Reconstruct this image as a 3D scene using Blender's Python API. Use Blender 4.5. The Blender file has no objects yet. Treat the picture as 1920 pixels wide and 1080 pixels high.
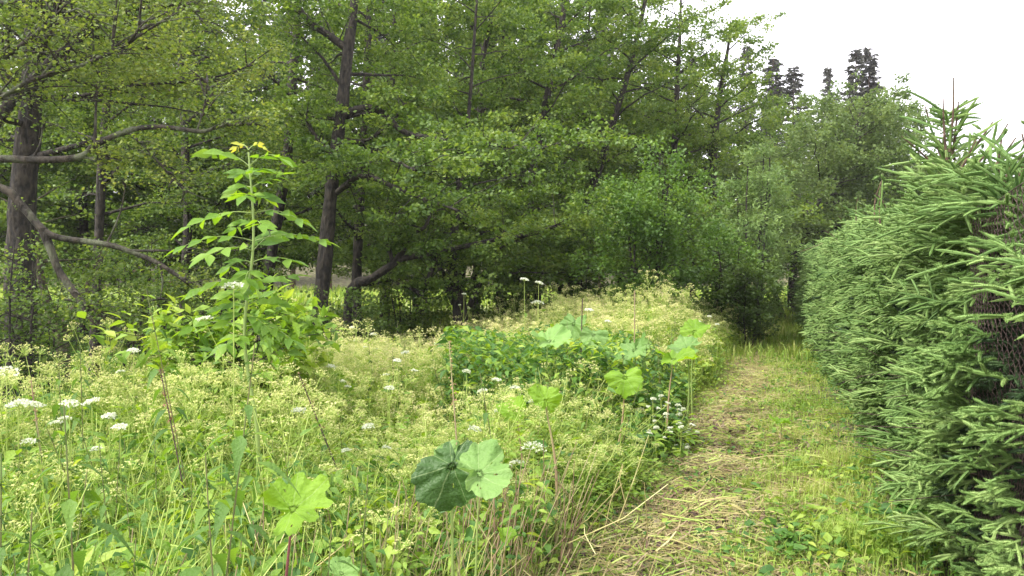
import bpy, math, numpy as np
from mathutils import Vector, Matrix
rng = np.random.default_rng(7)
R_ = math.radians
scene = bpy.context.scene
COL = scene.collection

# ------------------------------------------------------------------ camera
F = 1450.0; PITCH = math.atan(35 / F); EYE = 1.6
cam_d = bpy.data.cameras.new("camera"); cam = bpy.data.objects.new("camera", cam_d); COL.objects.link(cam)
cam_d.sensor_width = 36; cam_d.lens = F / 1920 * 36; cam_d.clip_end = 1000; cam_d.clip_start = .05
cam.location = (0, 0, EYE); cam.rotation_euler = (math.pi / 2 - PITCH, 0, 0)
scene.camera = cam

def P(px, py, d):
    """world point seen at photo pixel (px,py) standing d metres ahead"""
    u = (px - 960) / F; v = -(py - 540) / F; c, s = math.cos(PITCH), math.sin(PITCH)
    y = c + v * s; z = -s + v * c
    return np.array([u / y * d, d, EYE + z / y * d])

# ------------------------------------------------------------------ world, sun, exposure
SUN_EL, SUN_AZ = R_(54), R_(-118)         # azimuth from +Y, negative = from the left
w = bpy.data.worlds.new("World"); scene.world = w; w.use_nodes = True
nt = w.node_tree; nt.nodes.clear()
o = nt.nodes.new("ShaderNodeOutputWorld"); bg = nt.nodes.new("ShaderNodeBackground")
sky = nt.nodes.new("ShaderNodeTexSky"); sky.sky_type = 'NISHITA'; sky.sun_disc = False
sky.sun_elevation = SUN_EL; sky.sun_rotation = SUN_AZ; sky.air_density = 1.0; sky.dust_density = 5.0; sky.ozone_density = 1.0
mx = nt.nodes.new("ShaderNodeMix"); mx.data_type = 'RGBA'; mx.inputs[0].default_value = .86
mx.inputs[7].default_value = (9.6, 9.3, 9.9, 1)     # cloud deck
nt.links.new(sky.outputs[0], mx.inputs[6]); nt.links.new(mx.outputs[2], bg.inputs[0])
bg.inputs[1].default_value = .125; nt.links.new(bg.outputs[0], o.inputs[0])
sd = bpy.data.lights.new("sun", 'SUN'); sun = bpy.data.objects.new("sun", sd); COL.objects.link(sun)
sd.energy = 3.2; sd.angle = R_(11); sd.color = (1, .955, .88)
dirv = Vector((math.sin(SUN_AZ) * math.cos(SUN_EL), math.cos(SUN_AZ) * math.cos(SUN_EL), math.sin(SUN_EL)))
sun.rotation_euler = dirv.to_track_quat('Z', 'Y').to_euler()
scene.view_settings.view_transform = 'Standard'; scene.view_settings.look = 'None'
scene.view_settings.exposure = 1.3; scene.view_settings.gamma = 1; scene.view_settings.use_curve_mapping = False
scene.cycles.max_bounces = 7; scene.cycles.diffuse_bounces = 4; scene.cycles.transmission_bounces = 4
scene.cycles.glossy_bounces = 2; scene.cycles.volume_bounces = 0
scene.cycles.sample_clamp_indirect = 6

# ------------------------------------------------------------------ materials
def mat_leaf(name, cols, transl=.35, rough=.5, spec=.25, noise=None, vein=None, relief=0):
    m = bpy.data.materials.new(name); m.use_nodes = True; n = m.node_tree; n.nodes.clear(); L = n.links.new
    out = n.nodes.new("ShaderNodeOutputMaterial")
    geo = n.nodes.new("ShaderNodeNewGeometry"); ramp = n.nodes.new("ShaderNodeValToRGB")
    while len(ramp.color_ramp.elements) < len(cols): ramp.color_ramp.elements.new(.5)
    for i, c in enumerate(cols):
        e = ramp.color_ramp.elements[i]; e.position = i / max(1, len(cols) - 1); e.color = (*c, 1)
    tc = n.nodes.new("ShaderNodeTexCoord"); nz = n.nodes.new("ShaderNodeTexNoise")
    nz.inputs['Scale'].default_value = noise or 1.2; nz.inputs['Detail'].default_value = 3
    L(tc.outputs['Object'], nz.inputs['Vector'])
    oi = n.nodes.new("ShaderNodeObjectInfo")
    a = n.nodes.new("ShaderNodeMath"); a.operation = 'MULTIPLY_ADD'; a.inputs[1].default_value = .55; L(geo.outputs['Random Per Island'], a.inputs[0])
    b = n.nodes.new("ShaderNodeMath"); b.operation = 'MULTIPLY_ADD'; b.inputs[1].default_value = 1.9; b.inputs[2].default_value = -.78
    L(nz.outputs[0], b.inputs[0]); L(b.outputs[0], a.inputs[2])
    c_ = n.nodes.new("ShaderNodeMath"); c_.operation = 'MULTIPLY_ADD'; c_.inputs[1].default_value = .16; L(oi.outputs['Random'], c_.inputs[0]); L(a.outputs[0], c_.inputs[2])
    L(c_.outputs[0], ramp.inputs[0]); col = ramp.outputs[0]
    if vein:
        uv = n.nodes.new("ShaderNodeUVMap"); sp = n.nodes.new("ShaderNodeSeparateXYZ"); L(uv.outputs[0], sp.inputs[0])
        fr = n.nodes.new("ShaderNodeMath"); fr.operation = 'FRACT'; mu = n.nodes.new("ShaderNodeMath"); mu.operation = 'MULTIPLY'; mu.inputs[1].default_value = vein
        L(sp.outputs[0], mu.inputs[0]); L(mu.outputs[0], fr.inputs[0])
        d = n.nodes.new("ShaderNodeMath"); d.operation = 'SUBTRACT'; d.inputs[1].default_value = .5; L(fr.outputs[0], d.inputs[0])
        ab = n.nodes.new("ShaderNodeMath"); ab.operation = 'ABSOLUTE'; L(d.outputs[0], ab.inputs[0])
        ml = n.nodes.new("ShaderNodeMath"); ml.operation = 'MULTIPLY'; mm_ = n.nodes.new("ShaderNodeMath"); mm_.operation = 'MAXIMUM'; mm_.inputs[1].default_value = .2; L(sp.outputs[1], mm_.inputs[0]); L(ab.outputs[0], ml.inputs[0]); L(mm_.outputs[0], ml.inputs[1])
        lt = n.nodes.new("ShaderNodeMath"); lt.operation = 'LESS_THAN'; lt.inputs[1].default_value = .016; L(ml.outputs[0], lt.inputs[0])
        nn = n.nodes.new("ShaderNodeTexNoise"); nn.inputs['Scale'].default_value = 90; L(tc.outputs['Object'], nn.inputs['Vector'])
        fm = n.nodes.new("ShaderNodeMath"); fm.operation = 'MULTIPLY'; fm.inputs[1].default_value = .38; L(lt.outputs[0], fm.inputs[0])
        vm = n.nodes.new("ShaderNodeMix"); vm.data_type = 'RGBA'; L(fm.outputs[0], vm.inputs[0]); L(col, vm.inputs[6])
        br = n.nodes.new("ShaderNodeMix"); br.data_type = 'RGBA'; br.inputs[0].default_value = .5; L(col, br.inputs[6]); br.inputs[7].default_value = (.42, .5, .25, 1)
        L(br.outputs[2], vm.inputs[7]); col = vm.outputs[2]
    pb = n.nodes.new("ShaderNodeBsdfPrincipled"); pb.inputs['Roughness'].default_value = rough
    pb.inputs['Specular IOR Level'].default_value = spec
    L(col, pb.inputs['Base Color'])
    if vein:
        bp = n.nodes.new("ShaderNodeBump"); bp.inputs['Strength'].default_value = .6; bp.inputs['Distance'].default_value = .01
        L(nn.outputs[0], bp.inputs['Height']); L(bp.outputs[0], pb.inputs['Normal'])
    if relief:
        nn = n.nodes.new("ShaderNodeTexNoise"); nn.inputs['Scale'].default_value = relief; nn.inputs['Detail'].default_value = 2; L(tc.outputs['Object'], nn.inputs['Vector'])
        bp = n.nodes.new("ShaderNodeBump"); bp.inputs['Strength'].default_value = .7; bp.inputs['Distance'].default_value = .008
        L(nn.outputs[0], bp.inputs['Height']); L(bp.outputs[0], pb.inputs['Normal'])
    tr = n.nodes.new("ShaderNodeBsdfTranslucent"); hs = n.nodes.new("ShaderNodeHueSaturation")
    hs.inputs['Hue'].default_value = .485; hs.inputs['Saturation'].default_value = 1.12; hs.inputs['Value'].default_value = 1.5
    L(col, hs.inputs['Color']); L(hs.outputs[0], tr.inputs['Color'])
    ms = n.nodes.new("ShaderNodeMixShader"); ms.inputs[0].default_value = transl
    L(pb.outputs[0], ms.inputs[1]); L(tr.outputs[0], ms.inputs[2]); L(ms.outputs[0], out.inputs[0])
    return m

def mat_bark(name, c1, c2, scale=14, moss=None):
    m = bpy.data.materials.new(name); m.use_nodes = True; n = m.node_tree; L = n.links.new
    pb = n.nodes['Principled BSDF']; pb.inputs['Roughness'].default_value = .9
    tc = n.nodes.new("ShaderNodeTexCoord"); mp = n.nodes.new("ShaderNodeMapping"); mp.inputs['Scale'].default_value = (1, 1, .4)
    nz = n.nodes.new("ShaderNodeTexNoise"); nz.inputs['Scale'].default_value = scale; nz.inputs['Detail'].default_value = 8
    rp = n.nodes.new("ShaderNodeValToRGB"); rp.color_ramp.elements[0].color = (*c1, 1); rp.color_ramp.elements[1].color = (*c2, 1)
    rp.color_ramp.elements[0].position = .38; rp.color_ramp.elements[1].position = .66
    L(tc.outputs['Object'], mp.inputs[0]); L(mp.outputs[0], nz.inputs['Vector']); L(nz.outputs[0], rp.inputs[0])
    col = rp.outputs[0]
    if moss:
        n2 = n.nodes.new("ShaderNodeTexNoise"); n2.inputs['Scale'].default_value = 5; n2.inputs['Detail'].default_value = 5; L(tc.outputs['Object'], n2.inputs['Vector'])
        r2 = n.nodes.new("ShaderNodeValToRGB"); r2.color_ramp.elements[0].position = .5; r2.color_ramp.elements[1].position = .62; L(n2.outputs[0], r2.inputs[0])
        mm = n.nodes.new("ShaderNodeMix"); mm.data_type = 'RGBA'; L(r2.outputs[0], mm.inputs[0]); L(col, mm.inputs[6]); mm.inputs[7].default_value = (*moss, 1); col = mm.outputs[2]
    L(col, pb.inputs['Base Color'])
    bp = n.nodes.new("ShaderNodeBump"); bp.inputs['Strength'].default_value = 1; bp.inputs['Distance'].default_value = .06
    L(nz.outputs[0], bp.inputs['Height']); L(bp.outputs[0], pb.inputs['Normal'])
    return m

G = lambda r, g, b: (r, g, b)
M = {}
M['alder'] = mat_leaf('alder_leaf', [(.040, .080, .017), (.074, .136, .025), (.124, .198, .036), (.20, .27, .056)], .40, .48, .3)
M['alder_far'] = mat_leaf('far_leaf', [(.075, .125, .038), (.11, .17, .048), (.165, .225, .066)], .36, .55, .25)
M['willow'] = mat_leaf('willow_leaf', [(.046, .082, .018), (.086, .136, .026), (.145, .20, .040), (.23, .27, .06)], .42, .48, .3)
M['shrub'] = mat_leaf('shrub_leaf', [(.045, .082, .018), (.075, .13, .026), (.12, .185, .04)], .34, .5, .25)
M['bright_shrub'] = mat_leaf('bright_leaf', [(.052, .11, .021), (.088, .17, .029), (.15, .24, .044)], .38, .48, .3)
M['ash'] = mat_leaf('ash_leaf', [(.085, .18, .028), (.14, .26, .034), (.22, .34, .048)], .45, .5, .3, 3, relief=70)
M['ash_tip'] = mat_leaf('ash_tip_leaf', [(.28, .38, .05), (.36, .40, .06), (.42, .38, .07)], .45, .45, .3, 5)
M['ash_tree'] = mat_leaf('pale_ash_leaf', [(.085, .155, .045), (.135, .215, .062), (.21, .30, .09)], .36, .5, .3)
M['spruce_far'] = mat_leaf('far_spruce_needle', [(.040, .046, .034), (.058, .062, .046), (.080, .080, .064)], .1, .8, .1)
M['needle'] = mat_leaf('hedge_needle', [(.062, .128, .032), (.102, .184, .046), (.155, .253, .068), (.235, .335, .105)], .14, .6, .25, 2.2)
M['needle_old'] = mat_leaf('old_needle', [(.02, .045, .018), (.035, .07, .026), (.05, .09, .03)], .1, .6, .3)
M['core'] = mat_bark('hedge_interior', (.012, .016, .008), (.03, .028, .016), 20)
M['twig'] = mat_bark('twig_bark', (.05, .035, .025), (.11, .08, .055), 30)
M['shoot_tip'] = mat_bark('shoot_bark', (.08, .05, .032), (.15, .095, .06), 30)
M['bark'] = mat_bark('alder_bark', (.006, .005, .0035), (.044, .036, .025), 20)
M['bark_pale'] = mat_bark('lichen_bark', (.012, .010, .006), (.045, .036, .024), 16, (.08, .09, .05))
M['bark_moss'] = mat_bark('mossy_bark', (.03, .025, .018), (.09, .07, .045), 12, (.075, .09, .025))
M['pine_bark'] = mat_bark('pine_bark', (.07, .04, .03), (.16, .10, .075), 8)
M['umbel'] = mat_leaf('seed_umbel', [(.31, .40, .11), (.43, .48, .17), (.58, .59, .28), (.53, .48, .27)], .44, .7, .1, 2)
M['umbel_stem'] = mat_leaf('umbel_stem', [(.24, .37, .07), (.36, .46, .11), (.46, .52, .17)], .25, .5, .25, 2)
M['white'] = mat_leaf('white_umbel', [(.42, .47, .33), (.58, .61, .48), (.72, .73, .66)], .3, .7, .1, 2)
M['herb'] = mat_leaf('herb_leaf', [(.06, .135, .02), (.13, .24, .032), (.22, .34, .05), (.34, .43, .08)], .42, .5, .3, 1.3, relief=90)
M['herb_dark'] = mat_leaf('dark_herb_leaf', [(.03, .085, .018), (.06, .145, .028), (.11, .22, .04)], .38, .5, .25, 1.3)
M['nettle'] = mat_leaf('nettle_leaf', [(.055, .12, .024), (.09, .18, .030), (.18, .29, .045)], .42, .55, .3, 3, relief=110)
M['nettle_stem'] = mat_leaf('nettle_stem', [(.10, .075, .04), (.15, .15, .06), (.13, .19, .06)], .1, .6, .2, 3)
M['burdock'] = mat_leaf('big_leaf', [(.09, .185, .04), (.13, .24, .06), (.18, .30, .085)], .3, .55, .25, 6, vein=8)
M['burdock_dark'] = mat_leaf('big_dark_leaf', [(.022, .060, .012), (.034, .082, .016), (.048, .105, .022)], .2, .5, .3, 6, vein=8)
M['burdock_lime'] = mat_leaf('big_lime_leaf', [(.12, .24, .022), (.17, .31, .028), (.23, .38, .045)], .45, .55, .25, 6, vein=8)
M['burdock_pale'] = mat_leaf('big_pale_leaf', [(.13, .25, .06), (.17, .31, .075), (.22, .36, .10)], .35, .55, .3, 6, vein=8)
M['petiole'] = mat_leaf('leaf_stalk', [(.28, .20, .13), (.36, .26, .15), (.36, .38, .15)], .1, .5, .4, 3)
M['petiole_red'] = mat_leaf('red_leaf_stalk', [(.16, .05, .06), (.24, .09, .09)], .1, .4, .4, 3)
M['petiole_green'] = mat_leaf('green_leaf_stalk', [(.18, .26, .07), (.27, .36, .10)], .1, .4, .4, 3)
M['grass'] = mat_leaf('grass_blade', [(.10, .19, .03), (.17, .28, .045), (.26, .36, .07), (.38, .41, .13)], .38, .5, .25, 1)
M['hay'] = mat_leaf('hay_straw', [(.17, .14, .07), (.34, .29, .13), (.50, .46, .20), (.62, .60, .33)], .2, .7, .2, 2)
M['dry_stalk'] = mat_leaf('dry_stalk', [(.15, .085, .06), (.27, .19, .12), (.36, .32, .17), (.24, .27, .10)], .1, .7, .2, 3)
M['litter'] = mat_leaf('dead_leaf', [(.04, .028, .024), (.08, .052, .042), (.15, .105, .075), (.21, .18, .12)], .1, .8, .2, 3)
M['wire'] = mat_bark('rusty_wire', (.07, .04, .035), (.17, .12, .105), 60)
M['seed_brown'] = mat_leaf('brown_seed', [(.16, .09, .06), (.26, .16, .09), (.36, .30, .14)], .15, .8, .1, 3)

# ground
gm = bpy.data.materials.new('ground_soil'); gm.use_nodes = True; n = gm.node_tree; L = n.links.new
pb = n.nodes['Principled BSDF']; pb.inputs['Roughness'].default_value = .95
tc = n.nodes.new("ShaderNodeTexCoord")
nz = n.nodes.new("ShaderNodeTexNoise"); nz.inputs['Scale'].default_value = 5; nz.inputs['Detail'].default_value = 9; L(tc.outputs['Object'], nz.inputs['Vector'])
rp = n.nodes.new("ShaderNodeValToRGB"); els = rp.color_ramp.elements
els[0].position = .35; els[0].color = (.045, .035, .022, 1); els[1].position = .7; els[1].color = (.17, .16, .075, 1)
e = els.new(.52); e.color = (.085, .085, .032, 1); L(nz.outputs[0], rp.inputs[0])
sp = n.nodes.new("ShaderNodeSeparateXYZ"); L(tc.outputs['Object'], sp.inputs[0])
mr = n.nodes.new("ShaderNodeMapRange"); mr.inputs[1].default_value = 24; mr.inputs[2].default_value = 31; L(sp.outputs[1], mr.inputs[0])
mr2 = n.nodes.new("ShaderNodeMapRange"); mr2.inputs[1].default_value = 52; mr2.inputs[2].default_value = 47; L(sp.outputs[1], mr2.inputs[0])
mu = n.nodes.new("ShaderNodeMath"); mu.operation = 'MULTIPLY'; L(mr.outputs[0], mu.inputs[0]); L(mr2.outputs[0], mu.inputs[1])
r2 = n.nodes.new("ShaderNodeValToRGB"); r2.color_ramp.elements[0].color = (.20, .27, .08, 1); r2.color_ramp.elements[1].color = (.36, .38, .16, 1)
nz2 = n.nodes.new("ShaderNodeTexNoise"); nz2.inputs['Scale'].default_value = .5; nz2.inputs['Detail'].default_value = 6; L(tc.outputs['Object'], nz2.inputs['Vector']); L(nz2.outputs[0], r2.inputs[0])
mxx = n.nodes.new("ShaderNodeMix"); mxx.data_type = 'RGBA'; L(mu.outputs[0], mxx.inputs[0]); L(rp.outputs[0], mxx.inputs[6]); L(r2.outputs[0], mxx.inputs[7])
L(mxx.outputs[2], pb.inputs['Base Color'])
bp = n.nodes.new("ShaderNodeBump"); bp.inputs['Strength'].default_value = 1; bp.inputs['Distance'].default_value = .04; L(nz.outputs[0], bp.inputs['Height']); L(bp.outputs[0], pb.inputs['Normal'])
M['ground'] = gm

# ------------------------------------------------------------------ mesh helpers
class Acc:
    def __init__(s): s.v = []; s.f = []; s.m = []; s.uv = []; s.n = 0; s.mats = []
    def add(s, v, f, mat=None, uv=None):
        v = np.asarray(v, float).reshape(-1, 3); f = np.asarray(f, int).reshape(-1, 3)
        if len(f) == 0: return
        if mat not in s.mats: s.mats.append(mat)
        s.v.append(v); s.f.append(f + s.n); s.m.append(np.full(len(f), s.mats.index(mat))); s.n += len(v)
        s.uv.append(np.zeros((len(v), 2)) if uv is None else np.asarray(uv, float))
    def build(s, name, mat=None, parent=None, smooth=True, loc=None):
        me = bpy.data.meshes.new(name)
        v = np.concatenate(s.v); f = np.concatenate(s.f).astype(np.int32)
        me.vertices.add(len(v)); me.vertices.foreach_set('co', v.astype(np.float32).ravel())
        me.loops.add(f.size); me.loops.foreach_set('vertex_index', f.ravel())
        me.polygons.add(len(f)); me.polygons.foreach_set('loop_start', np.arange(0, f.size, 3, dtype=np.int32))
        if s.mats == [None]: me.materials.append(mat)
        else:
            for q in s.mats: me.materials.append(q or mat)
            me.polygons.foreach_set('material_index', np.concatenate(s.m).astype(np.int32))
        me.polygons.foreach_set('use_smooth', np.full(len(f), smooth))
        uv = np.concatenate(s.uv)
        if uv.any():
            ul = me.uv_layers.new(name='UVMap'); ul.data.foreach_set('uv', uv[f.ravel()].astype(np.float32).ravel())
        me.update(); me.validate(clean_customdata=False)
        ob = bpy.data.objects.new(name, me); COL.objects.link(ob)
        if parent: ob.parent = parent
        if loc is not None: ob.location = loc
        return ob

def norm(a): return a / np.maximum(1e-9, np.linalg.norm(a, axis=-1, keepdims=True))
def frames(D, N):
    """rotation matrices whose y axis is D and z axis is near N"""
    y = norm(np.asarray(D, float)); x = norm(np.cross(y, N)); z = np.cross(x, y)
    return np.stack([x, y, z], axis=-1)
def spread(tpl, Pn, Rn, S):
    tv, tf = tpl; Pn = np.asarray(Pn, float); N = len(Pn); S = np.asarray(S, float)
    if S.ndim == 1: S = np.repeat(S[:, None], 3, 1)
    v = np.einsum('nij,nkj->nki', Rn, tv[None] * S[:, None, :]) + Pn[:, None, :]
    f = tf[None] + (np.arange(N) * len(tv))[:, None, None]
    return v.reshape(-1, 3), f.reshape(-1, 3)
def tube(path, rad, sides=6):
    path = np.asarray(path, float); k = len(path); rad = np.broadcast_to(np.asarray(rad, float), (k,))
    t = norm(np.gradient(path, axis=0)); up = np.array([.13, .31, .94])
    if abs(t @ up).mean() > .8: up = np.array([.9, .38, .12])
    x = norm(np.cross(t, up)); z = np.cross(x, t)
    a = np.arange(sides) / sides * 2 * math.pi
    ring = np.cos(a)[None, :, None] * x[:, None] + np.sin(a)[None, :, None] * z[:, None]
    v = (path[:, None] + ring * rad[:, None, None]).reshape(-1, 3)
    i = np.arange(k - 1)[:, None] * sides; j = np.arange(sides)[None]; jn = (j + 1) % sides
    a0, a1, b0, b1 = i + j, i + jn, i + sides + j, i + sides + jn
    f = np.concatenate([np.stack([a0, a1, b1], -1).reshape(-1, 3), np.stack([a0, b1, b0], -1).reshape(-1, 3)])
    return v, f
def tubes(A, B, ra, rb, sides=3, sag=None):
    """many straight (or one-kink) tubes at once"""
    A = np.asarray(A, float); B = np.asarray(B, float); N = len(A)
    t = norm(B - A); up = np.where(np.abs(t[:, 2:3]) > .8, np.array([[1, .2, 0.]]), np.array([[0, 0, 1.]]))
    x = norm(np.cross(t, up)); z = np.cross(x, t); a = np.arange(sides) / sides * 2 * math.pi
    ring = np.cos(a)[None, :, None] * x[:, None] + np.sin(a)[None, :, None] * z[:, None]
    ra = np.broadcast_to(ra, (N,)); rb = np.broadcast_to(rb, (N,))
    rings = [A[:, None] + ring * ra[:, None, None]]
    if sag is not None: rings.append(((A + B) / 2 + sag)[:, None] + ring * ((ra + rb) / 2)[:, None, None])
    rings.append(B[:, None] + ring * rb[:, None, None]); K = len(rings)
    v = np.concatenate(rings, 1).reshape(-1, 3)
    f = []
    for q in range(K - 1):
        for j in range(sides):
            jn = (j + 1) % sides
            f += [(q * sides + j, q * sides + jn, (q + 1) * sides + jn), (q * sides + j, (q + 1) * sides + jn, (q + 1) * sides + j)]
    f = np.array(f)[None] + (np.arange(N) * K * sides)[:, None, None]
    return v, f.reshape(-1, 3)
def bez(pts, n=12):
    """smooth curve through control points (Catmull-Rom)"""
    p = np.asarray(pts, float); p = np.vstack([2 * p[0] - p[1], p, 2 * p[-1] - p[-2]]); out = []
    for i in range(1, len(p) - 2):
        for t in np.linspace(0, 1, n, endpoint=False):
            out.append(.5 * ((2 * p[i]) + (-p[i - 1] + p[i + 1]) * t + (2 * p[i - 1] - 5 * p[i] + 4 * p[i + 1] - p[i + 2]) * t * t + (-p[i - 1] + 3 * p[i] - 3 * p[i + 1] + p[i + 2]) * t ** 3))
    out.append(p[-2]); return np.array(out)
def leaf_tpl(nseg, width, fold=.25, droop=.2, ser=0, peak=.4):
    """leaf along +y, length 1, folded along the midrib"""
    v = [(0, 0, 0)]; f = []; rows = []
    for i in range(1, nseg):
        t = i / nseg
        s = (t / peak) ** .75 if t < peak else ((1 - t) / (1 - peak)) ** (1.15 if ser else .8)
        hw = width * .5 * s * (1 + (ser if i % 2 else -ser))
        z = -droop * t * t
        rows.append(len(v)); v += [(-hw, t + ser * .15, z + fold * hw), (0, t, z), (hw, t + ser * .15, z + fold * hw)]
    v.append((0, 1, -droop)); e = len(v) - 1
    r = rows[0]; f += [(0, r + 1, r), (0, r + 2, r + 1)]
    for r, q in zip(rows[:-1], rows[1:]):
        f += [(r, r + 1, q + 1), (r, q + 1, q), (r + 1, r + 2, q + 2), (r + 1, q + 2, q + 1)]
    r = rows[-1]; f += [(r, r + 1, e), (r + 1, r + 2, e)]
    return np.array(v, float), np.array(f)
L_QUAD = (np.array([(0, 0, 0), (-.42, .5, .08), (.42, .5, .08), (0, 1, -.05)], float), np.array([(0, 2, 1), (1, 2, 3)]))
L_ROUND = (np.array([(0, 0, 0), (-.36, .3, .06), (.36, .3, .06), (-.33, .75, .04), (.33, .75, .04), (0, 1.0, -.06), (0, .5, -.03)], float),
           np.array([(0, 2, 6), (0, 6, 1), (1, 6, 3), (2, 4, 6), (3, 6, 5), (4, 5, 6)]))
L_OVATE = leaf_tpl(5, .5, .3, .25)
L_NARROW = leaf_tpl(5, .3, .3, .3)
L_ASH = leaf_tpl(7, .46, .25, .12, 0, .45)
L_NETTLE = leaf_tpl(17, .34, .35, .45, .09, .25)
def rand_dir(n, zmean=0, zs=.5):
    a = rng.uniform(0, 2 * math.pi, n); z = rng.normal(zmean, zs, n)
    return norm(np.stack([np.cos(a), np.sin(a), z], -1))
def up_n(n, jit): return norm(np.array([0, 0, 1.]) + rng.normal(0, jit, (n, 3)))

def empty(name, loc, label=None, cat=None, group=None, rz=0):
    e = bpy.data.objects.new(name, None); COL.objects.link(e); e.location = loc; e.rotation_euler.z = rz
    e.empty_display_size = .1; tag(e, label, cat, group); return e
def tag(o, label=None, cat=None, group=None, kind=None):
    if label: o['label'] = label
    if cat: o['category'] = cat
    if group: o['group'] = group
    if kind: o['kind'] = kind
    return o
def copy_tree(o, parent=None):
    c = o.copy(); COL.objects.link(c)
    if parent: c.parent = parent
    for ch in KIDS.get(o.name, []): copy_tree(ch, c)
    return c
KIDS = {}
def reg(root):
    for x in list(COL.objects):
        if x.parent == root: KIDS.setdefault(root.name, []).append(x); 
    return root

# ------------------------------------------------------------------ layout functions
def path_edge(y): return -1.18 + .358 * y + .12 * np.sin(y * 1.3) + .07 * np.sin(y * 3.7 + 1)
def hedge_x(y): return .88 + .34 * y
def gz(x, y):
    """terrain height"""
    x = np.asarray(x, float); y = np.asarray(y, float)
    z = .05 * np.sin(x * .7 + 1) * np.sin(y * .5) * np.clip((y - 3) / 4, 0, 1)
    dip = np.clip((y - (8.5 + x * .35)) / 4, 0, 1) * np.clip((2.0 - x) / 5, 0, 1) * np.clip((24 - y) / 6, 0, 1)
    z = z - .55 * dip
    z = z + np.clip(y - 50, 0, 80) * .16 + np.clip(y - 28, 0, 22) * .012
    return z
def front(x): return np.interp(x, [-3, -2, -1.3, -.5, .3, 1.2], [1.4, 1.5, 1.75, 2.8, 3.3, 4.4])
def far(px): return np.interp(px, [0, 300, 600, 850, 1100, 1400], [5.0, 6.6, 10.0, 14.5, 15.5, 15.5])
def in_meadow(x, y):
    px = 960 + x / y * F
    return (x < path_edge(y)) & (y > front(x)) & (y < far(px)) & (px > -500)
def canopy(x, y):
    px = 960 + x / y * F
    h = .70 + .13 * np.sin(x * 1.1 + 2) * np.sin(y * .9) + .11 * np.sin(x * 2.9 + y * 2.1) * np.sin(y * 3.3 - x)
    h = h + .12 * np.clip((y - 8.5) / 3, 0, 1) * np.clip((px - 880) / 200, 0, 1) + .10 * np.clip((y - 7) / 5, 0, 1)
    h = h - .16 * np.clip((300 - px) / 300, 0, 1) * np.clip((y - 2.5) / 2, 0, 1)
    h = h + .10 * np.exp(-((px - 560) / 150) ** 2) * np.clip((y - 3.5) / 2, 0, 1)
    h = h - .16 * np.exp(-((px - 760) / 130) ** 2) * (y > 4)
    return np.maximum(h * np.clip(.55 + (path_edge(y) - x) * .6, .5, 1), .3)

def meadow_pts(n, ymax=16):
    out = []
    tot = 0
    while tot < n:
        y = rng.uniform(1.4, ymax, n * 3); px = rng.uniform(-420, 1480, n * 3); keep = rng.random(n * 3) < y / ymax
        x = (px - 960) / F * y; k = in_meadow(x, y) & keep
        out.append(np.stack([x[k], y[k]], -1)); tot += k.sum()
    return np.concatenate(out)[:n]

# ================================================================== GROUND
def ground():
    ys = np.concatenate([np.arange(-6, 30, .25), np.arange(30, 60, 1.5), np.arange(60, 420, 15)])
    xs = np.concatenate([np.arange(-300, -30, 18), np.arange(-30, -10, 1.), np.arange(-10, 12, .25), np.arange(12, 30, 1.), np.arange(30, 320, 18)])
    X, Y = np.meshgrid(xs, ys); Z = gz(X, Y)
    near = (np.abs(X) < 14) & (Y < 20); Z = Z + np.where(near, rng.normal(0, .012, X.shape), 0)
    v = np.stack([X, Y, Z], -1).reshape(-1, 3); nx = len(xs)
    i = (np.arange(len(ys) - 1)[:, None] * nx + np.arange(nx - 1)[None]).ravel()
    f = np.concatenate([np.stack([i, i + 1, i + nx + 1], -1), np.stack([i, i + nx + 1, i + nx], -1)])
    a = Acc(); a.add(v, f); tag(a.build('ground', M['ground']), kind='structure')
ground()

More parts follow.
